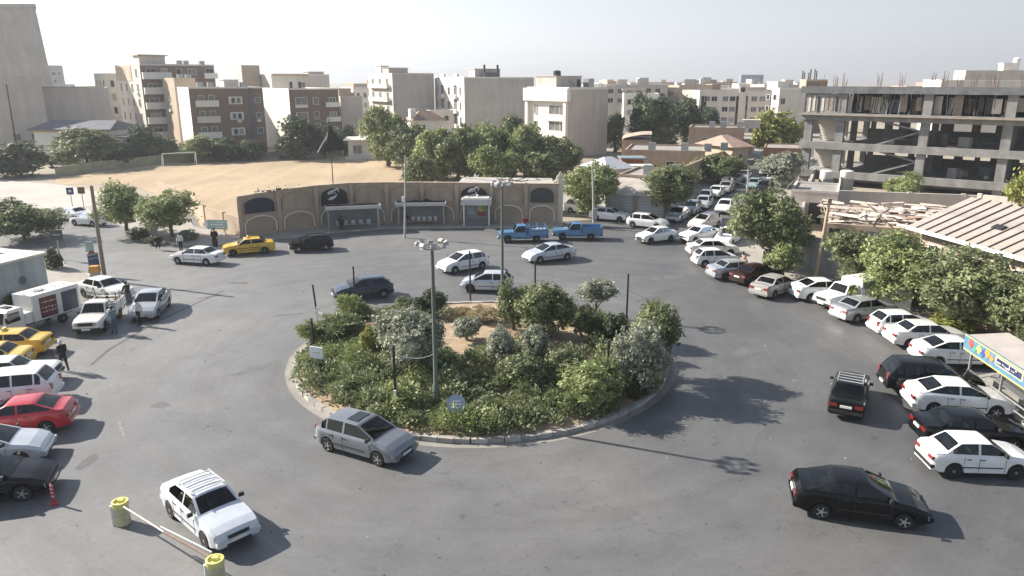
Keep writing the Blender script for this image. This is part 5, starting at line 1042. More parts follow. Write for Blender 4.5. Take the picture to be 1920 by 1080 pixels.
t = sign('white and pale green arrow sign in front of the field fence', G(412, 462) + Vector((0, 0, .12)), 1.5, 1.9, .9, M_signg, -.1, extra=((-.05, .45, 1.2, .1, M_white), (.3, .2, .8, .08, M_white), (.3, .68, .8, .08, M_white)), legs=2)
q = MB(); q.slab([(-.95, -.02, 1.5), (-1.45, -.02, 1.95), (-.95, -.02, 2.4)], (0, .05, 0)); o = q.build('arrow_tip', M_white, t)
sign('dark square sign on a short post at the edge of the left shrubs', G(113, 487), 1.7, .95, .9, M_signk, .3, extra=((0, .5, .6, .1, M_steel),)); 
t = sign('small sign with red disc and pale plate above the pavement corner', G(176, 516), 1.9, .6, .85, M_signg, .1, extra=((0, .6, .5, .3, M_greyr),)); q = MB(); q.lathe([(.26, -.02), (.26, .02)], 16, M=Matrix.Rotation(math.pi / 2, 3, 'X')); q.build('disc', M_signr, t, (.12, -.06, 1.75))
sign('dark blue notice board leaning beside the timber pole', G(180, 519), .7, .8, 1.2, M_signb, .9, extra=((0, 1.1, .7, .1, M_steel), (0, .8, .7, .06, M_steel)), legs=2)
t = thing('donation_box', 'orange and grey box at the foot of the timber pole', 'box', tuple(G(181, 530)), .2); q = MB(); q.box((0, 0, .45), (.6, .5, .9)); q.build('cabinet', M_greyr, t); q = MB(); q.box((0, 0, 1.1), (.75, .65, .45), taper=.8); q.build('orange_top', mat('orange_paint', (.6, .3, .06), .5, .15), t)
sign('small blue square sign beyond the left street', G(138, 402), 2.3, .75, .8, M_signb, .2, extra=((0, .4, .3, .3, M_white),)); sign('small brown square sign beyond the left street', G(159, 402), 2.4, .75, .75, mat('sign_brown', (.15, .07, .06), .5, .2), .2)
t = thing('street_cabinet', 'pale tilted board leaning by the left street trees', 'board', tuple(G(283, 447) + Vector((0, 0, .12))), .3); q = MB(); q.slab([(-.5, 0, 0), (.6, 0, 0), (.7, .2, 1.2), (.1, .3, 1.7), (-.4, .2, 1.3)], (0, .1, 0)); q.build('board_face', M_pale, t)
# barrier of two yellow drums and a pipe, red post
M_yel = mat('yellow_drum_paint', (.62, .58, .2), .6, .25, 4); M_yel2 = mat('faded_drum_side', (.5, .49, .3), .7, .25, 3)
def drum(label, p, h=.88):
    t = thing('barrier_drum', label, 'drum', tuple(p), 0, 'yellow barrier drums'); q = MB(); q.lathe([(.26, 0), (.27, .02), (.255, .3), (.27, .32), (.255, .34), (.255, h - .2)], 20); q.build('drum_body', M_yel2, t, smooth=35); q = MB(); q.lathe([(.26, h - .2), (.275, h - .18), (.275, h), (.21, h + .01), (.21, h - .06), (.05, h - .06)], 20); q.build('drum_rim', M_yel, t, smooth=35); q = MB(); q.box((.0, .05, h - .01), (.2, .14, .1)); q.build('concrete_fill', M_yel, t); q = MB(); q.box((-.235, -.12, h * .45), (.12, .1, h * .85), .5); q.build('pale_stripe', M_white, t)
D1, D2 = G(231, 981), G(408, 1094); drum('yellow-topped barrier drum left of the white sedan', D1); drum('yellow-topped barrier drum cut off by the bottom edge', D2)
d = D2 - D1; t = thing('barrier_pipe', 'rusty white pipe slung between the two yellow drums', 'barrier', (D1.x, D1.y, 0)); q = MB(); q.tube((.22, -.22, .8), (d.x * .5, d.y * .5 - .02, .74), .035, n=8); q.build('upper_pipe', mat('chipped_white_pipe', (.5, .46, .42), .6, .3, 6), t); q = MB(); q.tube((d.x * .5, d.y * .5 - .02, .74), (d.x - .22, d.y + .2, .8), .05, n=8); q.build('sleeve_pipe', mat('rust_brown_pipe', (.2, .15, .12), .8, .3, 6), t); q = MB(); q.tube((d.x * .45, d.y * .45 + .06, .78), (d.x - .2, d.y + .3, .9), .03, n=8); q.build('lower_pipe', M_steel, t)
t = thing('traffic_post', 'red and white flexible post beside the black sedan', 'bollard', tuple(G(102, 945))); q = MB(); q.lathe([(.14, 0), (.14, .04), (.05, .05), (.045, .8), (.02, .82)], 12); q.build('post', mat('post_red', (.45, .03, .04), .5, .1), t, smooth=40)
for z in (.3, .45, .6, .73): q = MB(); q.lathe([(.051, z), (.051, z + .05)], 12); q.build('reflective_band', mat('band_pink', (.75, .45, .47), .5, .1), t)
# ------------------------------------------------------------------ right-hand side: painted shelter, yard walls, ruined roofs, sheet-roofed hall
def painted_shelter():
    A = G(1812, 632, 2.55); B = G(1920, 702, 2.55); d = (B - A); d.z = 0; d.normalize(); rz = math.atan2(d.y, d.x)          # fascia runs towards the camera
    t = thing('painted_shelter', 'street shelter with beige roof and bright painted fascia at the right edge', 'shelter', (A.x, A.y, .125), rz); L = 8.5; dp = 2.0
    q = MB(); q.slab([(-.05, .06, 2.45), (L, .06, 2.45), (L, dp, 2.6), (-.05, dp, 2.6)], (0, 0, .09)); q.build('roof', mat('shelter_roof_beige', (.4, .365, .33), .8, .14, .8), t)
    q = MB(); q.box((L / 2 - .02, 0, 2.2), (L + .1, .08, .8)); fa = q.build('fascia', mat('fascia_blue', (.09, .2, .3), .55, .18, 3), t)
    def pan(name, x, z, sx, sz, m, rot=0.):
        q = MB(); M = Matrix.Rotation(rot, 3, 'Y'); q.box((x, -.048 - .004 * len(fa.children) % .012, z), (sx, .012, sz), M=M); q.build(name, m, fa)
    C = lambda n, c: mat('fascia_' + n, c, .55, .12, 5)
    pan('yellow_border', L / 2 - .02, 1.84, L, .06, C('yellow', (.62, .5, .12))); pan('yellow_border', L / 2 - .02, 2.56, L, .05, C('yellow', (.62, .5, .12)))
    pan('red_diamond', .62, 2.3, .36, .36, C('red', (.5, .08, .05)), .785); pan('white_dot', .62, 2.3, .14, .14, C('white', (.7, .68, .6)), .785); pan('yellow_diamond', 1.35, 2.26, .34, .34, C('yellow', (.62, .5, .12)), .785); pan('green_diamond', 1.0, 2.16, .26, .26, C('green', (.08, .3, .2)), .785)
    pan('blue_diamond', 1.75, 2.2, .32, .32, C('deep_blue', (.03, .08, .28)), .785); pan('orange_diamond', 2.1, 2.32, .36, .36, C('orange', (.6, .25, .06)), .785); pan('orange_diamond', 2.5, 2.22, .26, .26, C('orange', (.6, .25, .06)), .785)
    pan('name_plate', 3.9, 2.28, 2.2, .4, C('cream', (.6, .52, .3))); pan('name_plate', 3.9, 2.28, 2.0, .3, C('navy', (.02, .03, .1)))
    for i, (x, w, z, h) in enumerate(((3.1, .3, 2.24, .06), (3.25, .05, 2.32, .2), (3.5, .26, 2.26, .07), (3.8, .34, 2.22, .06), (3.95, .05, 2.32, .18), (4.2, .3, 2.26, .06), (4.45, .12, 2.36, .05), (4.6, .3, 2.24, .07), (4.75, .05, 2.3, .17))): pan('script_stroke', x, z, w, h, C('white', (.7, .68, .6)), .06 * (i % 3 - 1))
    for x in (.1, 2.9, 5.7, 8.3):
        for y in (.35, dp - .12): q = MB(); q.box((x, y, 1.2), (.1, .1, 2.45)); q.build('post', M_steel, t)
    q = MB(); q.box((1.5, dp - .1, 1.15), (2.7, .05, 1.9)); q.build('back_panel', M_signk, t); q = MB(); q.box((4.3, dp - .1, 1.15), (2.6, .05, 1.9)); q.build('back_panel', M_pan, t)
    q = MB(); q.box((2.8, dp - .5, .45), (5, .4, .06)); q.build('bench', M_steel, t)
    for x in (.6, 2.8, 5): q = MB(); q.box((x, dp - .5, .21), (.06, .35, .42)); q.build('bench_leg', M_steel, t)
    q = MB(); q.tube((.3, .3, .75), (8, .3, .75), .04, n=8); q.tube((.3, .3, .4), (8, .3, .4), .04, n=8); q.build('guard_rail', M_steel, t)
painted_shelter()
sheet('yard_ground', [(21.8, 63.5), (24.2, 57.5), (28, 51.5), (30.5, 44), (31, 30), (75, 30), (100, 120), (46, 115), (36, 88), (29, 72)], .13, mat('dusty_yard', (.34, .29, .23), .95, .2, .15, bump=.3))
M_yardw = mat('grey_yard_wall', (.3, .31, .32), .9, .15, .5, streak=.2)
low_wall('grey yard wall behind the leaning pole and large street tree', [(27.2, 70.5), (22.6, 63.6), (24.0, 58.6), (27.4, 54.2)], 2.9, M_yardw)
low_wall('low brick planter wall behind the parked cars under the trees', [(26.2, 52.4), (28.0, 48.6), (29.6, 44.2), (30.2, 40)], .55, M_brick)
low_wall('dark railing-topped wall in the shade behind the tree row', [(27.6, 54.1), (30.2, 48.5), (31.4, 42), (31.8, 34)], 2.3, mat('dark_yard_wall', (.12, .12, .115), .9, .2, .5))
# sheet-roofed hall with standing seams
def hall():
    A = Vector((31.0, 57.2, 0)); B = Vector((33.4, 44.0, 0)); d = (B - A).normalized(); rz = math.atan2(d.y, d.x); t = thing('sheet_roofed_hall', 'long hall with ribbed brown-grey sheet metal roof at the right', 'hall', tuple(A), rz); L = 17; D = 9; ze, zr_ = 4.0, 6.1
    q = MB(); q.box((L / 2, D / 2 + .35, 1.9), (L - .6, D - .6, 3.8)); q.build('wall', mat('hall_wall_tan', (.38, .31, .25), .9, .15, .5, streak=.15), t)
    n = 17; w = L / n; M_rs = mat('brown_grey_sheet', (.36, .32, .285), .6, .18, .9, metal=.05)
    sm = MB(); sm.slab([(.0, -.3, ze), (w - .07, -.3, ze), (w - .07, D * .55, zr_), (.0, D * .55, zr_)], (0, 0, .05)); me = sm.mesh('roof_sheet', M_rs); r = rnd(6)
    for i in range(n): put('roof_sheet', me, t, (i * w, 0, r.uniform(-.01, .012)))
    rb = MB(); rb.slab([(-.06, -.31, ze + .05), (.0, -.31, ze + .05), (.0, D * .55, zr_ + .05), (-.06, D * .55, zr_ + .05)], (0, 0, .09)); me = rb.mesh('roof_seam', mat('dark_seam', (.1, .085, .08), .6, .1))
    for i in range(1, n): put('roof_seam', me, t, (i * w, 0, 0))
    q = MB(); q.slab([(0, D * .55, zr_), (L, D * .55, zr_), (L, D + .3, ze + .6), (0, D + .3, ze + .6)], (0, 0, .06)); q.build('rear_roof', M_rs, t)
    q = MB(); q.box((L / 2, -.36, ze - .05), (L + .1, .1, .26)); q.build('gutter_board', M_white, t); q = MB(); q.box((6.2, 2.0, 5.05), (.9, .5, .12), M=Matrix.Rotation(.4, 3, 'X')); q.build('roof_hatch', M_dark, t)
    for i in range(4):
        f, g = win_mesh(1.4, 1.3, M_frame, glass); o = put('window', f, t, (2.2 + i * 4, .35, 2.3), 0); o.rotation_euler = (0, 0, 0); o.location.y = .64; put('pane', g, o)
hall()
# ruined flat-roofed shops: broken sheets and rubble over tan walls
def ruin():
    t = thing('ruined_shop', 'ruined tan shop with heaps of broken roofing sheets', 'ruin', (28.4, 67.2, 0), -.42); r = rnd(31)
    q = MB(); q.box((6, 6, 1.2), (12, 12, 2.4)); q.build('wall', mat('ruin_tan_wall', (.45, .36, .27), .95, .2, .6, bump=.3), t)
    MS = [M_pale, M_beige, mat('rusty_sheet', (.36, .25, .19), .8, .25, 1.5), mat('pale_pink_sheet', (.52, .43, .37), .8, .15, 1.5), M_whiteb]
    for i in range(120):
        x, y = r.uniform(.3, 12), r.uniform(-.6, 12); l, w = r.uniform(1.2, 3.2), r.uniform(.3, .8); M = Matrix.Rotation(r.uniform(-.35, .35), 3, 'Z') @ Matrix.Rotation(r.uniform(-.14, .14), 3, 'Y') @ Matrix.Rotation(r.uniform(-.25, .25), 3, 'X'); q = MB(); q.box((x, y, 2.45 + r.uniform(.05, .5)), (l, w, .05), M=M); q.build('roofing_sheet', r.choice(MS), t)
    for i in range(16): q = MB(); x = r.uniform(0, 11); q.tube((x, r.uniform(-.5, 11), 2.6), (x + r.uniform(-2, 2), r.uniform(-.5, 11), 3.1), .06, n=5); q.build('roof_batten', M_timber, t)
    q = MB(); q.box((1.2, -.02, 1.0), (1.3, .06, 2.0)); q.build('doorway', M_dark, t)
    for x in (4.2, 6.4): q = MB(); q.box((x, -.05, 1.4), (1.3, .12, 1.1)); q.build('boarded_window', M_slate, t)
ruin()
b = Bld('flat_shop', 'pale flat-roofed shop between the side street and the concrete frame', 1478, 1484, 1572, 358, 80, -24, M_beige, M_pale, parapet=.25, depth=7); b.win('F', 4.0, b.h - 1.4, 1.8, 1.2); b.part('dark_doorway', M_dark, [((b.w * .55, -.03, 1.2), (1.3, .06, 2.3))])
q = MB(); q.slab([(-.6, 0, b.h + .1), (0, 0, b.h + .9), (.2, 3.5, b.h + .9), (-.5, 3.5, b.h + .1)], (0, 0, .12)); q.build('curled_roof_sheet', M_pale, b.t)
low_wall('long pale parapet wall in front of the concrete frame', [tuple(G(*p, 0)[:2]) for p in ((1556, 398), (1700, 404), (1800, 408), (1920, 416), (1990, 424))], 2.6, M_beige, .35)
low_wall('pale panelled parapet at the right edge before the concrete frame', [tuple(G(*p, 0)[:2]) for p in ((1828, 420), (1935, 432), (2000, 440))], 3.2, M_pale, .3)
for i, p in enumerate(((1546, 352), (1584, 352))):
    g = G(p[0], p[1] + 10, 0); t = thing('water_tank', ('left' if i == 0 else 'right') + ' of two pale rooftop tanks below the concrete frame', 'tank', (g.x, g.y, 0)); q = MB(); q.box((0, 0, 1.0), (1.4, 1.4, 2.0)); q.build('stand', M_conc, t); q = MB(); q.lathe([(.8, 2.0), (.85, 2.1), (.85, 3.0), (.7, 3.1), (.1, 3.15)], 14); q.build('tank_body', M_whiteb, t, smooth=40)
# white sheets leaning under the trees, flower bed
t = thing('white_board', 'left of two white panels leaning between the tree trunks', 'board', tuple(G(1665, 577) + Vector((0, 0, .12))), -.5); q = MB(); q.slab([(-.6, 0, .0), (.6, 0, 0), (.65, .25, 1.0), (.3, .35, 1.6), (-.5, .35, 1.7), (-.65, .2, .9)], (0, .06, 0)); q.build('panel', M_white, t); q = MB(); q.tube((0, .9, 0), (0, .3, 1.3), .03, n=6); q.build('prop', M_timber, t)
t = thing('white_board', 'right of two white panels leaning between the tree trunks', 'board', tuple(G(1692, 585) + Vector((0, 0, .12))), -.3); q = MB(); q.slab([(-.45, 0, .0), (.45, 0, 0), (.5, .25, 1.2), (.1, .35, 1.6), (-.5, .3, 1.4)], (0, .06, 0)); q.build('panel', M_white, t); q = MB(); q.tube((0, .9, 0), (0, .3, 1.3), .03, n=6); q.build('prop', M_timber, t)
t = thing('white_post', 'short white post in front of the tree row', 'post', tuple(G(1812, 618) + Vector((0, 0, .12)))); q = MB(); q.lathe([(.1, 0), (.09, 1.5), (.02, 1.56)], 10); q.build('shaft', M_white, t); q = MB(); q.box((0, 0, .05), (.3, .3, .1)); q.build('foot', M_conc, t)
sheet('planting_bed', [tuple(p) for p in ((27.0, 47.5), (28.4, 43), (29.6, 43.2), (28.0, 48))], .137, M_dirt)

low_wall('tall brick garden wall along the left of the side street', [(15.4, 86.2), (21.5, 98.6), (28.5, 112.6), (35.5, 126.5)], 3.6, M_brick, .3)
low_wall('grey plastered wall along the right of the side street', [(29.6, 75.5), (33.2, 84), (38, 95.5), (45, 111.5)], 2.4, M_greyr, .3)
b = Bld('low_house', 'dark brick house behind the shuttered garage with flat roof', 1140, 1160, 1240, 330, 93, -24, M_brick, M_brick, parapet=.3, depth=9); b.rooftop([cooler(3, 3), cooler(6, 5)]); b.win('F', 2.4, b.h - 1.1, 1.2, 1.0)
t = thing('yard_hut', 'orange-walled hut with blue-grey roof beside the white sheet roof', 'hut', tuple(G(1182, 345))); q = MB(); q.box((0, 0, 1.9), (3.2, 2.6, 3.8)); q.build('wall', mat('orange_hut_wall', (.4, .14, .05), .8, .15), t); q = MB(); q.box((0, -.2, 3.95), (3.8, 3.4, .2)); q.build('roof', mat('blue_grey_roof', (.2, .26, .28), .6, .1), t); q = MB(); q.box((.2, -1.33, 1.0), (.9, .06, 1.9)); q.build('door', M_dark, t)
t = thing('yard_awning', 'thin white awning slab next to the orange hut', 'awning', tuple(G(1200, 352))); q = MB(); q.box((0, 0, 3.2), (3.2, 2.2, .16)); q.build('slab', M_white, t)
for x in (-1.4, 1.4):
    for y in (-.9, .9): q = MB(); q.box((x, y, 1.56), (.12, .12, 3.12)); q.build('post', M_steel, t)
# ------------------------------------------------------------------ trees and shrubs: thousands of leaf blades on lobed crowns, limbs under them
LG = leaf_mat('leaf_mid_green', (.08, .103, .047), (.29, .325, .16))
LB = leaf_mat('leaf_bright_green', (.125, .16, .055), (.4, .45, .2))
LD = leaf_mat('leaf_dark_evergreen', (.032, .05, .026), (.13, .165, .08))
LO = leaf_mat('leaf_grey_olive', (.17, .187, .135), (.44, .465, .36))
LY = leaf_mat('leaf_yellow_green', (.17, .19, .045), (.42, .44, .14))
LJ = leaf_mat('leaf_juniper', (.085, .112, .05), (.35, .39, .21))
LYE = leaf_mat('leaf_yellow', (.19, .2, .04), (.4, .4, .11))
M_bark = mat('bark', (.13, .1, .075), .9, .25, 6, bump=.5, bscale=15)
CROWN = {}
def crown_mesh(style, seed, m, n_lobe=16, n_leaf=5200, leaf=.085):
    k = (style, seed, m.name)
    if k in CROWN: return CROWN[k]
    r = rnd(seed * 101 + len(style)); lobes = []
    for i in range(n_lobe):
        while True:
            p = Vector((r.uniform(-1, 1), r.uniform(-1, 1), r.uniform(-1, 1)))
            if .3 < p.length < 1: break
        p = p.normalized() * r.uniform(.42, .74); rad = r.uniform(.26, .44)
        if style == 'flat': p.z *= .55
        if style == 'broad' and p.z < -.3: p.z *= .6
        if style == 'tall': p.x *= .72; p.y *= .72
        lobes.append((p, rad))
    lobes.append((Vector((0, 0, 0)), .6)); n_leaf = int(n_leaf * 1.45); leaf *= 1.12; V = []; F = []
    tot = sum(x[1] ** 2 for x in lobes)
    for c, rad in lobes:
        cl = []
        for j in range(max(6, int(20 * rad / .35))):           # tufts over each lobe leave gaps between them
            d = Vector((r.gauss(0, 1), r.gauss(0, 1), r.gauss(0, 1) + .25)).normalized(); cl.append((c + d * rad * r.uniform(.72, 1.06), d))
        for j in range(int(n_leaf * rad ** 2 / tot)):
            p, d = r.choice(cl); s = rad * .2; p = p + Vector((r.gauss(0, s), r.gauss(0, s), r.gauss(0, s * .8)))
            nrm = (d * .8 + Vector((r.gauss(0, .55), r.gauss(0, .55), r.gauss(0, .55) + .25))).normalized(); a = nrm.orthogonal().normalized(); a = (Matrix.Rotation(r.uniform(0, 6.28), 3, nrm) @ a); b = nrm.cross(a); l = leaf * r.choice((.6, .8, 1., 1., 1.3, 1.7)) * r.uniform(.85, 1.15); w = l * r.uniform(.38, .6)
            if style == 'spike': l *= 1.7; w *= .55; a = (d + Vector((r.gauss(0, .4), r.gauss(0, .4), r.gauss(0, .3) + .3))).normalized(); b = a.cross(nrm).normalized() if abs(a.dot(nrm)) < .95 else a.orthogonal().normalized()
            o = len(V); V += [p - a * l * .5, p + b * w * .5 + nrm * l * .06, p + a * l * .5, p - b * w * .5 + nrm * l * .06]; F.append((o, o + 1, o + 2, o + 3))
    me = bpy.data.meshes.new('crown'); me.from_pydata([tuple(v) for v in V], [], F); me.materials.append(m); me.update(); CROWN[k] = me; return me
TRUNK = {}
def trunk_mesh(seed):
    if seed in TRUNK: return TRUNK[seed]
    r = rnd(seed + 900); b = MB(); pts = [Vector((0, 0, -.03))]
    for i in range(4): pts.append(pts[-1] + Vector((r.uniform(-.03, .03), r.uniform(-.03, .03), .17)))
    b.path(pts, [.05, .042, .036, .03, .022], 9)
    for i in range(9):
        k = r.uniform(.35, 1); z = pts[1 + int(k * 3)] if k < 1 else pts[-1]; a = r.uniform(0, 6.28); e = z + Vector((math.cos(a) * r.uniform(.14, .3), math.sin(a) * r.uniform(.14, .3), r.uniform(.14, .36))); mid = (z + e) / 2 + Vector((0, 0, -.03)); b.path([z, mid, e], [.02, .013, .006], 6)
        for j in range(2): a2 = a + r.uniform(-.9, .9); e2 = mid + Vector((math.cos(a2) * .15, math.sin(a2) * .15, r.uniform(.08, .2))); b.path([mid, e2], [.01, .004], 5)
    TRUNK[seed] = b.mesh('trunk', M_bark, 50); return TRUNK[seed]
def tree(label, p, top, rad, m, style='round', seed=1, base=.28, name='tree', cat='tree', group=None, n_leaf=5200, leaf=.085, rz=None, z0=0., squash=1.):
    """p ground point, top crown height in m, rad crown radius; base: height of the crown's underside as a share of the height"""
    z0 = p[2] if len(p) > 2 and p[2] else z0; r = rnd(seed * 13 + int(p[0] * 7)); t = thing(name, label, cat, (p[0], p[1], z0), r.uniform(0, 6.28) if rz is None else rz, group)
    cz = top * (1 + base) / 2; hz = top * (1 - base) / 2; hv = 1.0 if style != 'flat' else 1.35
    c = put('crown', crown_mesh(style, seed, m, n_leaf=n_leaf, leaf=leaf), t, (0, 0, cz)); c.scale = (rad / .92, rad * squash / .92, hz / .9 * hv)
    k = put('trunk', trunk_mesh(seed % 4), t); k.scale = (top * .9, top * .9, top * .86); return t
def T(label, px, py, pyt, wpx, m, **k):
    """tree whose trunk foot is seen at (px, py), crown top at row pyt, crown width in pixels"""
    g = G(px, py); top = ztop(pyt, g.y); rad = wpx / 2 * (g.y * _c + 10 * _s) / FPX; return tree(label, (g.x, g.y), top, rad, m, **k)
SG = 'street trees on the right-hand pavement'
T('large round street tree at the mouth of the side street', 1440, 505, 354, 156, LG, seed=1, base=.16, group=SG, n_leaf=9000, leaf=.07)
T('small low tree in front of the large street tree', 1466, 527, 455, 70, LB, seed=2, base=.3, group=SG, leaf=.11)
T('street tree right of the leaning pole', 1606, 548, 424, 122, LG, seed=3, base=.16, group=SG, n_leaf=6000, leaf=.08)
T('bright green street tree above the white pickup', 1690, 577, 440, 168, LB, seed=4, base=.16, group=SG, n_leaf=8000, leaf=.075)
T('broad street tree above the white panels in front of the hall', 1812, 622, 458, 210, LG, seed=5, base=.18, group=SG, n_leaf=9000, leaf=.065)
T('street tree cut off by the right edge', 1905, 660, 500, 170, LG, seed=6, base=.18, group=SG, n_leaf=7000, leaf=.07)
T('yellowing tree at the right edge before the concrete frame', 1925, 440, 292, 100, LY, seed=7, base=.3)
T('small bushy tree growing below the concrete frame', 1695, 385, 322, 74, LB, seed=8, base=.15)
T('leafy tree behind the corner pole', 1108, 408, 302, 104, LB, seed=9, base=.15, n_leaf=6500)
T('large round tree beside the shuttered garage', 1252, 414, 308, 112, LG, seed=10, base=.3, n_leaf=8000, leaf=.075)
T('spreading tree behind the queue on the side street', 1346, 345, 284, 92, LG, seed=11, base=.02, leaf=.1)
T('grey-green tree on the right of the side street', 1462, 352, 282, 92, LO, seed=12, base=.05, leaf=.1)
T('pale yellow-green plane tree in front of the office block', 1449, 300, 204, 96, LY, seed=13, base=.1, leaf=.1)
T('large dark evergreen left of the office block', 1218, 290, 178, 92, LD, seed=14, base=.12, leaf=.1, n_leaf=6500)
T('dark evergreen right of the largest dark tree', 1285, 282, 181, 66, LD, seed=15, base=.12, leaf=.1)
T('small dark tree at the left of the office block', 1330, 275, 198, 40, LD, seed=16, base=.15, style='tall', leaf=.11)
T('low bush behind the flat-roofed brick house', 1240, 292, 240, 60, LG, seed=17, base=.1, leaf=.12)
T('dark bush beside the white central block', 1152, 285, 215, 40, LG, seed=18, base=.1, leaf=.12)
# grove behind the field wall
GV = 'grove of garden trees behind the field'
for i, (px, py, pt, w, m, lb) in enumerate(((728, 312, 203, 84, LB, 'leftmost tall tree of the grove beside the pavilion'), (772, 318, 238, 80, LG, 'grove tree right of the leftmost tall one'), (816, 335, 236, 90, LB, 'bright grove tree below the small white house'), (858, 338, 240, 84, LG, 'grove tree right of the small white house'),
        (902, 334, 222, 96, LB, 'bright grove tree below the arched white block'), (945, 330, 220, 90, LG, 'grove tree below the grey side wall of the arched block'), (985, 336, 240, 84, LB, 'grove tree left of the white central block'), (1028, 338, 250, 80, LG, 'grove tree below the white central block'), (1062, 330, 262, 60, LG, 'rightmost grove tree beside the white sheet roof'),
        (790, 352, 285, 70, LG, 'low front grove tree at the edge of the sand'), (930, 352, 275, 90, LB, 'low bright front tree of the grove above the shed'), (1010, 352, 290, 76, LG, 'low front grove tree behind the gate pillar'))):
    T(lb, px, py, pt, w, m, seed=20 + i % 5, base=.0, group=GV, leaf=.095, n_leaf=7500, style='broad' if i % 2 else 'round')
# trees at the far side of the field and left street
for i, (px, py, pt, w, m, lb) in enumerate(((30, 330, 268, 110, LD, 'dark tree in front of the beige block at the far left'), (165, 316, 246, 100, LG, 'bushy tree in front of the white low house'), (225, 312, 268, 60, LD, 'dark bush between the low house annexe and the field'), (262, 306, 238, 56, LD, 'dark tree in front of the brown block'), (305, 304, 250, 54, LG, 'small tree below the tan stair block'),
        (375, 303, 258, 66, LB, 'bright shrub below the wide brown block'), (425, 301, 258, 72, LD, 'dark shrub right of the bright one below the brown block'), (475, 300, 264, 50, LD, 'dark shrub at the foot of the pale-sided block'), (562, 298, 218, 84, LD, 'dark tree in front of the brown-fronted block'), (608, 296, 232, 60, LD, 'dark tree behind the black flag'), (648, 290, 236, 50, LD, 'dark tree left of the white pavilion'))):
    T(lb, px, py, pt, w * 1.15, m, seed=30 + i % 4, base=.0, leaf=.1, n_leaf=5000, group='trees along the far side of the field')
T('broad leafy bush at the left edge above the green building', 46, 450, 376, 140, LG, seed=34, base=.0, n_leaf=6500, leaf=.08)
T('left of two pavement trees by the left street', 240, 438, 346, 104, LB, seed=35, base=.2, n_leaf=6000, leaf=.085)
T('right of two pavement trees by the left street', 326, 446, 357, 118, LB, seed=36, base=.2, n_leaf=6500, leaf=.08)
for i, (px, py, pt, w, m, lb) in enumerate(((104, 506, 462, 36, LD, 'dark round shrub at the corner of the green building'), (262, 452, 428, 40, LD, 'dark shrub under the two pavement trees'), (292, 459, 440, 34, LD, 'low dark shrub right under the right pavement tree'), (40, 588, 548, 60, LD, 'dark shrub at the foot of the green wall'), (352, 452, 432, 40, LO, 'dusty low shrub beside the arrow sign'), (1780, 615, 586, 90, LY, 'yellow-green flowering clump in front of the tree row'), (1545, 540, 522, 40, LO, 'dry shrub at the foot of the leaning pole'))):
    T(lb, px, py, pt, w, m, seed=40 + i % 3, base=.0, name='shrub', cat='shrub', leaf=.15, n_leaf=1800)

# ------------------------------------------------------------------ the island
isl = MB(); n = 72; rings = [(IR - .02, .12), (IR - .4, .16), (IR * .8, .4), (IR * .55, .7), (IR * .3, .85)]; V = []
for rr, z in rings:
    for i in range(n): a = 2 * math.pi * i / n; k = 1 + .012 * math.sin(3 * a); V.append((IC.x + rr * k * math.cos(a), IC.y + rr * k * math.sin(a), z + (.1 * noise.noise(Vector((rr * math.cos(a) * .5, rr * math.sin(a) * .5, 0))) if rr < IR - .5 else 0)))
V.append((IC.x, IC.y, .9)); F = [(k * n + i, k * n + (i + 1) % n, (k + 1) * n + (i + 1) % n, (k + 1) * n + i) for k in range(len(rings) - 1) for i in range(n)] + [((len(rings) - 1) * n + i, (len(rings) - 1) * n + (i + 1) % n, len(V) - 1) for i in range(n)]
isl.add(V, F); island = struct(isl.build('island_ground', M_dirt, smooth=60)); island['label'] = 'bare brown soil mound of the roundabout island'
def isl_z(x, y):
    d = math.hypot(x - IC.x, y - IC.y)
    for (r1, z1), (r0, z0) in zip(rings, rings[1:]):
        if d >= r0: return z0 + (z1 - z0) * (d - r0) / (r1 - r0)
    return .85
kp = [(IC.x + (IR + .1) * (1 + .012 * math.sin(3 * a)) * math.cos(a), IC.y + (IR + .1) * (1 + .012 * math.sin(3 * a)) * math.sin(a)) for a in (2 * math.pi * i / 90 for i in range(90))]
kerb_run(island, kp, w=.26, h=.22, step=.72, closed=True)
gut = MB(); V = [];
for i in range(96): a = 2 * math.pi * i / 96; V += [(IC.x + (IR + .2) * (1 + .012 * math.sin(3 * a)) * math.cos(a), IC.y + (IR + .2) * (1 + .012 * math.sin(3 * a)) * math.sin(a), .005), (IC.x + (IR + .62) * (1 + .012 * math.sin(3 * a)) * math.cos(a), IC.y + (IR + .62) * (1 + .012 * math.sin(3 * a)) * math.sin(a), .005)]
gut.add(V, [(2 * i, 2 * i + 1, (2 * i + 3) % 192, (2 * i + 2) % 192) for i in range(96)]); struct(gut.build('road_gutter', mat('pale_gutter', (.25, .235, .21), .85, .2, .8)))
def S(label, px, py, pyt, wpx, m, **k):
    """island shrub: foot pixel, top row, width in pixels"""
    g = G(px, py, .5); z = isl_z(g.x, g.y); g = G(px, py, z); top = max(.4, (ztop(pyt, g.y) - z) * .95); rad = .9 * wpx / 2 * (g.y * _c + 13 * _s) / FPX; kw = dict(base=.04, name='shrub', cat='shrub', group='shrubs and small trees on the island', leaf=.12, n_leaf=3600); kw.update(k); return tree(label, (g.x, g.y, z), top, rad, m, **kw)
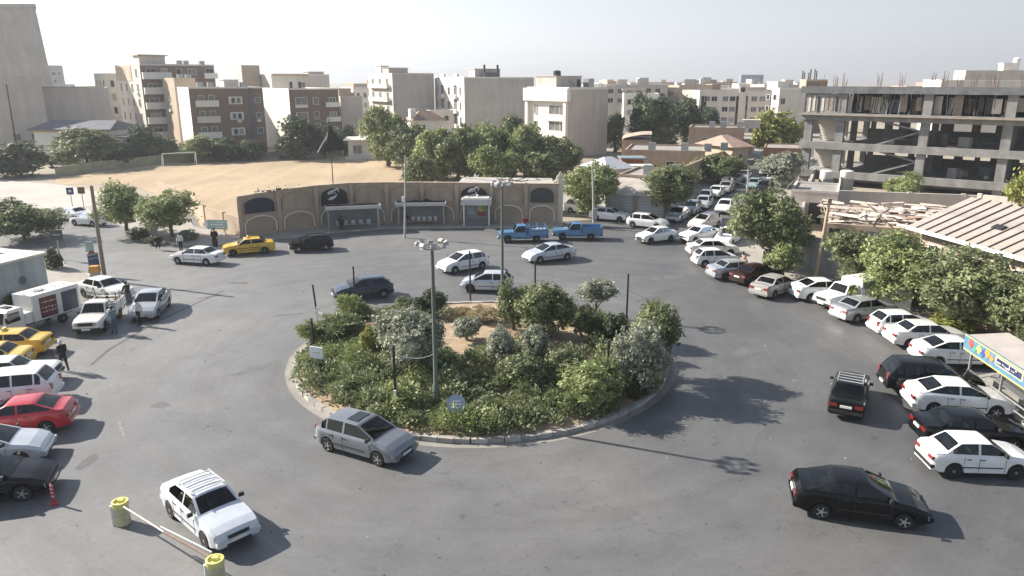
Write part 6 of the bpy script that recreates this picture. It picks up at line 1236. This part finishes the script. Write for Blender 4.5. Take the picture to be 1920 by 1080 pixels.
# taller planting
S('tall grey-green tree at the right side of the island', 1196, 738, 580, 130, LO, seed=50, base=.08, n_leaf=9000, leaf=.075, name='tree', cat='tree')
S('bright-topped tree behind the grey-green one at the right of the island', 1222, 700, 556, 112, LG, seed=51, base=.15, n_leaf=7000, leaf=.08, name='tree', cat='tree')
S('flat-topped small pine standing at the back right of the island', 1118, 622, 519, 84, LO, seed=52, base=.62, style='flat', n_leaf=4500, leaf=.1, name='tree', cat='tree')
S('large dark-green bush at the back of the island right of the far mast', 1020, 632, 516, 120, LG, seed=53, n_leaf=8000, leaf=.08)
S('bush left of the large one beside the far mast', 962, 618, 524, 70, LG, seed=54, n_leaf=5000, leaf=.1)
S('low green bush between the flat-topped pine and the large bush', 1105, 640, 574, 70, LG, seed=55)
S('dark bush under the flat-topped pine', 1155, 655, 588, 60, LD, seed=41)
S('round light-green bush at the front right of the island', 1112, 762, 660, 140, LB, seed=50, n_leaf=9000, leaf=.075)
S('low green bush below the grey-green tree at the kerb', 1195, 748, 690, 60, LD, seed=42)
S('grey-green bushy tree behind the front mast', 768, 694, 574, 140, LO, seed=51, n_leaf=9000, leaf=.075)
S('green bush left of the grey-green tree behind the front mast', 735, 640, 576, 90, LG, seed=40, n_leaf=5000)
S('dark round bush at the back of the island behind the front mast', 806, 598, 541, 66, LD, seed=43, n_leaf=4500, leaf=.1)
S('round blue-green bush in the middle of the island', 940, 690, 612, 74, LO, seed=44, n_leaf=5200, leaf=.1)
S('round dark bush right of the middle bush', 1002, 678, 612, 66, LO, seed=45, n_leaf=5200, leaf=.1)
S('small bush on bare soil near the middle of the island', 876, 640, 590, 60, LO, seed=46)
S('low dark bush in front of the middle bushes', 985, 714, 656, 100, LJ, seed=47, n_leaf=5200, leaf=.1)
S('low dark bush at the right front of the middle bushes', 1052, 705, 652, 70, LJ, seed=48)
S('left fringe bush at the back left of the island', 660, 604, 552, 76, LB, seed=49, style='spike')
S('feathery bush at the left rim of the island', 585, 640, 602, 66, LB, seed=52, style='spike')
S('dark feathery bush behind the left rim', 640, 630, 584, 90, LJ, seed=53, style='spike')
S('small green bush at the back rim behind the bare soil', 760, 580, 556, 44, LG, seed=54)
S('dark bush at the foot of the white board', 598, 708, 672, 40, LD, seed=55)
# yellow-leaved clumps with flower pots between them
S('yellow-leaved clump left of the flower pots', 690, 668, 604, 34, LYE, seed=56, n_leaf=2400)
S('yellow-leaved clump right of the flower pots', 738, 612, 590, 36, LYE, seed=57, n_leaf=1600)
S('dry straw-coloured grass clump on the back soil of the island', 908, 606, 574, 70, leaf_mat('leaf_straw', (.3, .24, .13), (.55, .46, .3)), seed=58, style='spike', n_leaf=2600)
S('second straw-coloured grass clump behind the small bush', 862, 600, 576, 60, leaf_mat('leaf_straw', (.3, .24, .13), (.55, .46, .3)), seed=59, style='spike', n_leaf=2200)
# juniper carpet along the front and the rims
def carpet(name, label, test, n_t, seed, m, hmax=.62):
    r = rnd(seed); V = []; F = []; cnt = 0
    while cnt < n_t:
        a = r.uniform(0, 6.283); d = (IR - .32) * math.sqrt(r.random()); x, y = IC.x + d * math.cos(a), IC.y + d * math.sin(a)
        if not test(x, y, d): continue
        cnt += 1; z = isl_z(x, y); hh = hmax * (.45 + .55 * abs(noise.noise(Vector((x * .55, y * .55, seed)))) * 2) * r.uniform(.5, 1.3); lean = r.uniform(0, 6.28); rad = r.uniform(.38, .8)
        for j in range(130):
            t_ = r.uniform(0, 6.28); k = math.sqrt(r.random()); p = Vector((x + rad * k * math.cos(t_), y + rad * k * math.sin(t_), z + hh * (1 - .65 * k * k) * r.uniform(.45, 1.05))); d3 = Vector((math.cos(t_) * .9 * k + math.cos(lean) * .5, math.sin(t_) * .9 * k + math.sin(lean) * .5, r.uniform(.1, .7))).normalized(); b = d3.cross(Vector((r.gauss(0, 1), r.gauss(0, 1), .6))).normalized(); l = r.uniform(.1, .26); w = l * r.uniform(.3, .5); o = len(V)
            V += [p - d3 * l * .4, p + b * w * .5, p + d3 * l * .6, p - b * w * .5]; F.append((o, o + 1, o + 2, o + 3))
    me = bpy.data.meshes.new(name); me.from_pydata([tuple(v) for v in V], [], F); me.materials.append(m); o = put(name, me); o['label'] = label; o['category'] = 'ground cover'; stuff(o)
bare = [(G(915, 582), 3.2, 2.6), (G(875, 668), 2.2, 2.2), (G(1078, 650), 2.0, 1.7), (G(700, 640), 1.0, 1.2), (G(960, 590), 2.4, 1.5), (G(640, 790), .0, .0)]
def open_soil(x, y): return any(rx > 0 and ((x - c.x) / rx) ** 2 + ((y - c.y) / ry) ** 2 < 1 for c, rx, ry in bare)
carpet('juniper_carpet', 'dense spreading juniper along the front of the island', lambda x, y, d: y < IC.y - 1.0 and not open_soil(x, y), 520, 3, LJ, 1.05)
carpet('ground_cover', 'mixed green ground cover over the rest of the island', lambda x, y, d: y >= IC.y - 1.4 and not open_soil(x, y) and (d > 6.4 or x < -5), 240, 4, LG, .65)
carpet('light_ground_cover', 'lighter green sprays among the front junipers', lambda x, y, d: y < IC.y + 1 and d > 5 and noise.noise(Vector((x * .45, y * .45, 7))) > .08 and not open_soil(x, y), 190, 5, LB, 1.15)
# flower pots in a stepped rack
g = G(700, 655, .5); t = thing('flower_steps', 'stepped rack of pink and brown flower trays among yellow leaves', 'planter', (g.x, g.y, isl_z(g.x, g.y)), .1)
for i in range(5):
    q = MB(); q.box((0, i * .34, .12 + i * .16), (.95, .26, .16)); o = q.build('tray', mat('tray_brown', (.2, .11, .08), .8, .2), t); q = MB(); r = rnd(i)
    for j in range(26): q.box((r.uniform(-.42, .42), i * .34 + r.uniform(-.1, .1), .24 + i * .16 + r.uniform(0, .06)), (.07, .07, .06), r.uniform(0, 1.5))
    stuff(q.build('blossoms', mat('pink_blossom' if i % 2 == 0 else 'white_blossom', (.5, .2, .22) if i % 2 == 0 else (.6, .52, .5), .8, .2), o))
# thin black posts around the rim with a slack line
pp = []
for i, (px, pb, pt, lb) in enumerate(((597, 606, 535, 'thin black post at the back left rim of the island'), (589, 662, 598, 'thin black post above the white board'), (666, 566, 501, 'thin black post in front of the navy hatchback'), (743, 772, 650, 'thin black post left of the front mast'), (882, 560, 472, 'thin black post in front of the white tall hatchback'), (1003, 566, 490, 'thin black post above the large dark-green bush'), (1175, 592, 515, 'thin black post behind the bright-topped tree'), (1138, 742, 640, 'thin black post among the right front bushes'))):
    g = G(px, pb, .25); top = ztop(pt, g.y); t = thing('black_post', lb, 'post', (g.x, g.y, .2), 0, 'thin black posts around the island'); lean = (-.03 if i == 0 else 0); q = MB(); q.tube((0, 0, -.1), (lean * 6, 0, top - .2), .065, .055, 8); q.build('shaft', M_black, t); q = MB(); q.lathe([(.075, 0), (.05, .06), (.01, .08)], 8); q.build('cap', M_black, t, (lean * 6, 0, top - .22)); pp.append(Vector((g.x + lean * 6, g.y, top)))
    if i in (0, 3): q = MB(); q.box((0, -.09, .7), (.12, .08, .9)); q.build('white_sleeve', M_white, t)
def line(label, a, b, sag, m, rad=.012):
    n = 10; t = thing('cable', label, 'cable', tuple(a)); q = MB(); P = [Vector((0, 0, 0)) + (b - a) * (i / n) - Vector((0, 0, 4 * sag * (i / n) * (1 - i / n))) for i in range(n + 1)]; q.path(P, rad, 5); q.build('strand', m, t); return t
line('slack pale line from the front black post to the front mast', pp[3] - Vector((0, 0, .3)), Vector((-3.5, 31.9, 3.0)), .25, M_white, .014)
line('slack pale line between the two left black posts', pp[0] - Vector((0, 0, 1.6)), pp[0] + Vector((3.2, -2.2, -2.0)), .1, M_white, .014)
# boards on the island
sign('white square board on a short post at the left rim of the island', G(596, 704, .25), .95, .8, .62, mat('white_board_face', (.72, .74, .75), .5, .06), -.35, extra=((0, .32, .5, .03, M_steel),))
g = G(856, 792, .25); t = thing('round_sign', 'pale blue round sign facing the road at the front of the island', 'sign', (g.x, g.y, .2)); q = MB(); q.lathe([(.42, -.02), (.42, .02)], 24, M=Matrix.Rotation(math.pi / 2 - .5, 3, 'X')); o = q.build('disc', mat('pale_blue_disc', (.3, .36, .45), .5, .1), t, (0, 0, .95)); q = MB(); q.tube((0, .06, -.1), (0, .1, .95), .04, n=8); q.build('post', M_steel, t)
for k, z in enumerate((-.12, .0, .12)): q = MB(); q.box((0, -.03 + z * .45, z), (.5 - .1 * abs(k - 1), .014, .05), M=Matrix.Rotation(-.5, 3, 'X')); q.build('script_line', M_white, o)
# overhead wires
line('overhead wire from the corner pole to the wall pole', T4, T3 - Vector((0, 0, .3)), 1.0, M_dark, .02); line('overhead wire from the corner pole across the side street', T4 - Vector((0, 0, .4)), Vector((27.0, 72.0, 5.2)), .9, M_dark, .02); line('lower overhead wire from the corner pole to the wall pole', T4 - Vector((0, 0, .8)), T3 - Vector((0, 0, .9)), 1.2, M_dark, .02)

T('garden tree behind the white sheet roof', 1205, 312, 262, 60, LG, seed=21, base=.05, leaf=.11)
T('garden tree between the flat brick house and the side street', 1292, 322, 288, 60, LG, seed=22, base=.05, leaf=.11)
T('small tree beside the reddish hipped roof', 1316, 305, 262, 44, LD, seed=23, base=.05, leaf=.12)
T('small garden tree beside the orange hut', 1225, 352, 306, 50, LG, seed=24, base=.05, leaf=.12)
# ------------------------------------------------------------------ people
def person(label, p, h, face, shirt, trousers, hair, pose='stand', robe=False, height=1.74, cat='person', group=None, arm=(.0, .0), helmet=None):
    """one skinned body from a posed skeleton; clothing regions are materials on that body"""
    s = height / 1.74; stride = .17 if pose == 'walk' else .04; crouch = .38 if pose == 'crouch' else (.42 if pose == 'sit' else 0)
    hip = .92 - crouch; J = {}
    J['pel'] = (0, 0, hip); lean = .3 if pose == 'crouch' else (.1 if pose == 'lean' else .02)
    J['chest'] = (lean * .6, 0, hip + .36); J['neck'] = (lean, 0, hip + .56); J['head'] = (lean + .03, 0, hip + .66); J['top'] = (lean + .03, 0, hip + .77)
    for sd, k in ((1, 'l'), (-1, 'r')):
        f = stride * sd
        if crouch: J['kn' + k] = (.42, sd * .13, .5 if pose == 'sit' else .42); J['an' + k] = (.34 if pose == 'sit' else .1, sd * .12, .08)
        else: J['kn' + k] = (f * .55 + .03, sd * .1, .5); J['an' + k] = (f - .02, sd * .1, .08)
        J['hp' + k] = (0, sd * .1, hip - .04); J['to' + k] = (J['an' + k][0] + .17, sd * .12, .035); J['sh' + k] = (lean * .9, sd * .185, hip + .5)
        sw = -f * .9 + arm[0 if sd > 0 else 1]; J['el' + k] = (lean * .5 + sw * .6 - .03, sd * .25, hip + .24); J['ha' + k] = (lean * .5 + sw + .1 + .25 * max(0, arm[0 if sd > 0 else 1]), sd * .25, hip + .02 + .25 * max(0, arm[0 if sd > 0 else 1])); J['fi' + k] = (J['ha' + k][0] + .05, sd * .24, J['ha' + k][2] - .1)
    R = {'pel': (.145, .12), 'chest': (.16, .12), 'neck': (.06, .06), 'head': (.095, .085), 'top': (.085, .075), 'kn': (.065, .065), 'an': (.045, .045), 'hp': (.095, .095), 'to': (.045, .035), 'sh': (.07, .07), 'el': (.047, .047), 'ha': (.036, .036), 'fi': (.03, .018)}
    if robe: R.update(pel=(.2, .19), kn=(.19, .17), hp=(.16, .16), an=(.16, .14), chest=(.18, .15), sh=(.1, .1), el=(.1, .1))
    names = list(J); idx = {n: i for i, n in enumerate(names)}; E = [('pel', 'chest'), ('chest', 'neck'), ('neck', 'head'), ('head', 'top')]
    for k in 'lr': E += [('pel', 'hp' + k), ('hp' + k, 'kn' + k), ('kn' + k, 'an' + k), ('an' + k, 'to' + k), ('chest', 'sh' + k), ('sh' + k, 'el' + k), ('el' + k, 'ha' + k), ('ha' + k, 'fi' + k)]
    me = bpy.data.meshes.new('body'); me.from_pydata([tuple(c * s for c in J[n]) for n in names], [(idx[a], idx[b]) for a, b in E], []); o = bpy.data.objects.new('tmp', me); COL.objects.link(o)
    m1 = o.modifiers.new('skin', 'SKIN'); o.modifiers.new('sub', 'SUBSURF').levels = 1
    for i, n in enumerate(names):
        rr = R.get(n) or R[n[:2]]; me.skin_vertices[0].data[i].radius = (rr[0] * s * (1.16 if n not in ('head', 'top', 'neck') else 1.04), rr[1] * s * (1.16 if n not in ('head', 'top', 'neck') else 1.04))
    me.skin_vertices[0].data[idx['pel']].use_root = True
    dg = bpy.context.evaluated_depsgraph_get(); ev = o.evaluated_get(dg); bm_ = bpy.data.meshes.new_from_object(ev); bpy.data.objects.remove(o)
    sk = mat('skin', (.42, .26, .18), .6, .08, 6); bm_.materials.clear()
    for m in (shirt, trousers, sk, M_trim): bm_.materials.append(m)
    zn = J['neck'][2] * s; zw = (hip + .04) * s
    for f in bm_.polygons:
        c = f.center; hand = min((Vector(J['ha' + k]) * s - c).length for k in 'lr') < .09 or min((Vector(J['fi' + k]) * s - c).length for k in 'lr') < .09
        shoe = min((Vector(J['to' + k]) * s - c).length for k in 'lr') < .14 or c.z < .07
        armz = min((Vector(J['el' + k]) * s - c).length for k in 'lr') < .16
        f.material_index = 2 if (c.z > zn + .0 or hand) else 3 if (shoe and not robe) else 0 if (c.z > zw or armz) else 1; f.use_smooth = True
    t = thing('person', label, cat, (p[0], p[1], p[2] if len(p) > 2 else 0), math.radians(face), group); put('body', bm_, t)
    q = MB(); hx, hz = J['head'][0] * s, (J['head'][2] + .045) * s; M = None
    q.lathe([(.1, -.02), (.108, .04), (.1, .09), (.07, .13), (.02, .15)], 12); put('hair' if not helmet else 'helmet', q.mesh('hair', helmet or hair, 50), t, (hx - .018, 0, hz))
    q = MB(); q.box((hx + .105, 0, hz - .04), (.03, .025, .035)); put('nose', q.mesh('nose', sk), t); return t
K_black = mat('cloth_black', (.012, .012, .014), .8, .2, 8); K_white = mat('cloth_white', (.62, .62, .6), .8, .1, 8); K_grey = mat('cloth_grey', (.16, .17, .18), .8, .2, 8); K_blue = mat('cloth_denim', (.06, .085, .13), .8, .2, 8); K_teal = mat('cloth_teal', (.12, .2, .23), .8, .2, 8); K_pink = mat('cloth_dusty_pink', (.45, .28, .24), .8, .15, 8); K_brown = mat('cloth_brown', (.16, .11, .08), .8, .2, 8)
H_dark = mat('hair_dark', (.02, .016, .014), .7, .1); H_white = mat('hair_white', (.6, .58, .55), .7, .1)
def gp(px, py, z=0.): g = G(px, py, z); return (g.x, g.y, z)
person('white-haired man in black walking beside the parked white old sedan', gp(122, 696), 0, 150, K_black, K_black, H_white, 'walk', arm=(.1, -.05))
person('man in dark clothes leaning at the bonnet of the white sedan', gp(243, 574), 0, 150, K_black, K_blue, H_dark, 'lean', arm=(.25, .25))
person('man in teal shirt standing beside the loaded white pickup', gp(216, 626), 0, 160, K_teal, K_blue, H_dark, 'stand', arm=(.25, .2))
person('man in dark vest bending over the bed of the white pickup', gp(211, 604), 0, 200, K_grey, K_black, H_dark, 'lean', arm=(.3, .3))
person('man in pale shirt walking in front of the silver sedan', gp(262, 610), 0, -110, K_white, K_black, H_dark, 'walk')
person('person with white top and dark trousers on the left pavement kerb', gp(340, 472, .125), 0, -90, K_white, K_black, H_dark, 'stand')
person('person in long black robe standing by the arrow sign', gp(404, 463, .125), 0, -80, K_black, K_black, K_black, 'stand', robe=True)
person('person in black seated in the left bus shelter', (-17.6, 76.0, .15), 0, -80, K_black, K_black, K_black, 'sit')
person('person in black crouching near the left pavement trees', gp(296, 466, .125), 0, -60, K_black, K_black, H_dark, 'crouch')
person('person in dusty pink seated on the pavement under the large street tree', gp(1398, 502, .125), 0, 190, K_pink, K_brown, H_dark, 'crouch')
person('person in dark robe standing under the large street tree', gp(1434, 506, .125), 0, 190, K_black, K_black, K_black, 'stand', robe=True)
person('man with pale helmet standing between cars at the street mouth', gp(1350, 460), 0, 200, K_grey, K_blue, H_dark, 'stand', helmet=H_white)
person('person in red jacket standing behind the first blue pickup', gp(984, 436, .125), 0, -90, mat('cloth_red', (.3, .03, .03), .8, .15, 8), K_black, H_dark, 'stand')
person('person in black seated in the right bus shelter', (-11.2, 78.25, .15), 0, -88, K_black, K_grey, H_dark, 'sit')
# ------------------------------------------------------------------ dusty city air
hz = MB(); hz.box((0, 3400, 188), (15000, 9400, 380)); o = stuff(hz.build('haze', []))
m = bpy.data.materials.new('haze_air'); m.use_nodes = True; N = m.node_tree.nodes; N.remove(N['Principled BSDF']); pv = N.new('ShaderNodeVolumePrincipled'); pv.inputs['Color'].default_value = (.87, .92, 1, 1); pv.inputs['Density'].default_value = .00038; pv.inputs['Anisotropy'].default_value = .3
m.node_tree.links.new(pv.outputs[0], N['Material Output'].inputs['Volume']); o.data.materials.clear(); o.data.materials.append(m)
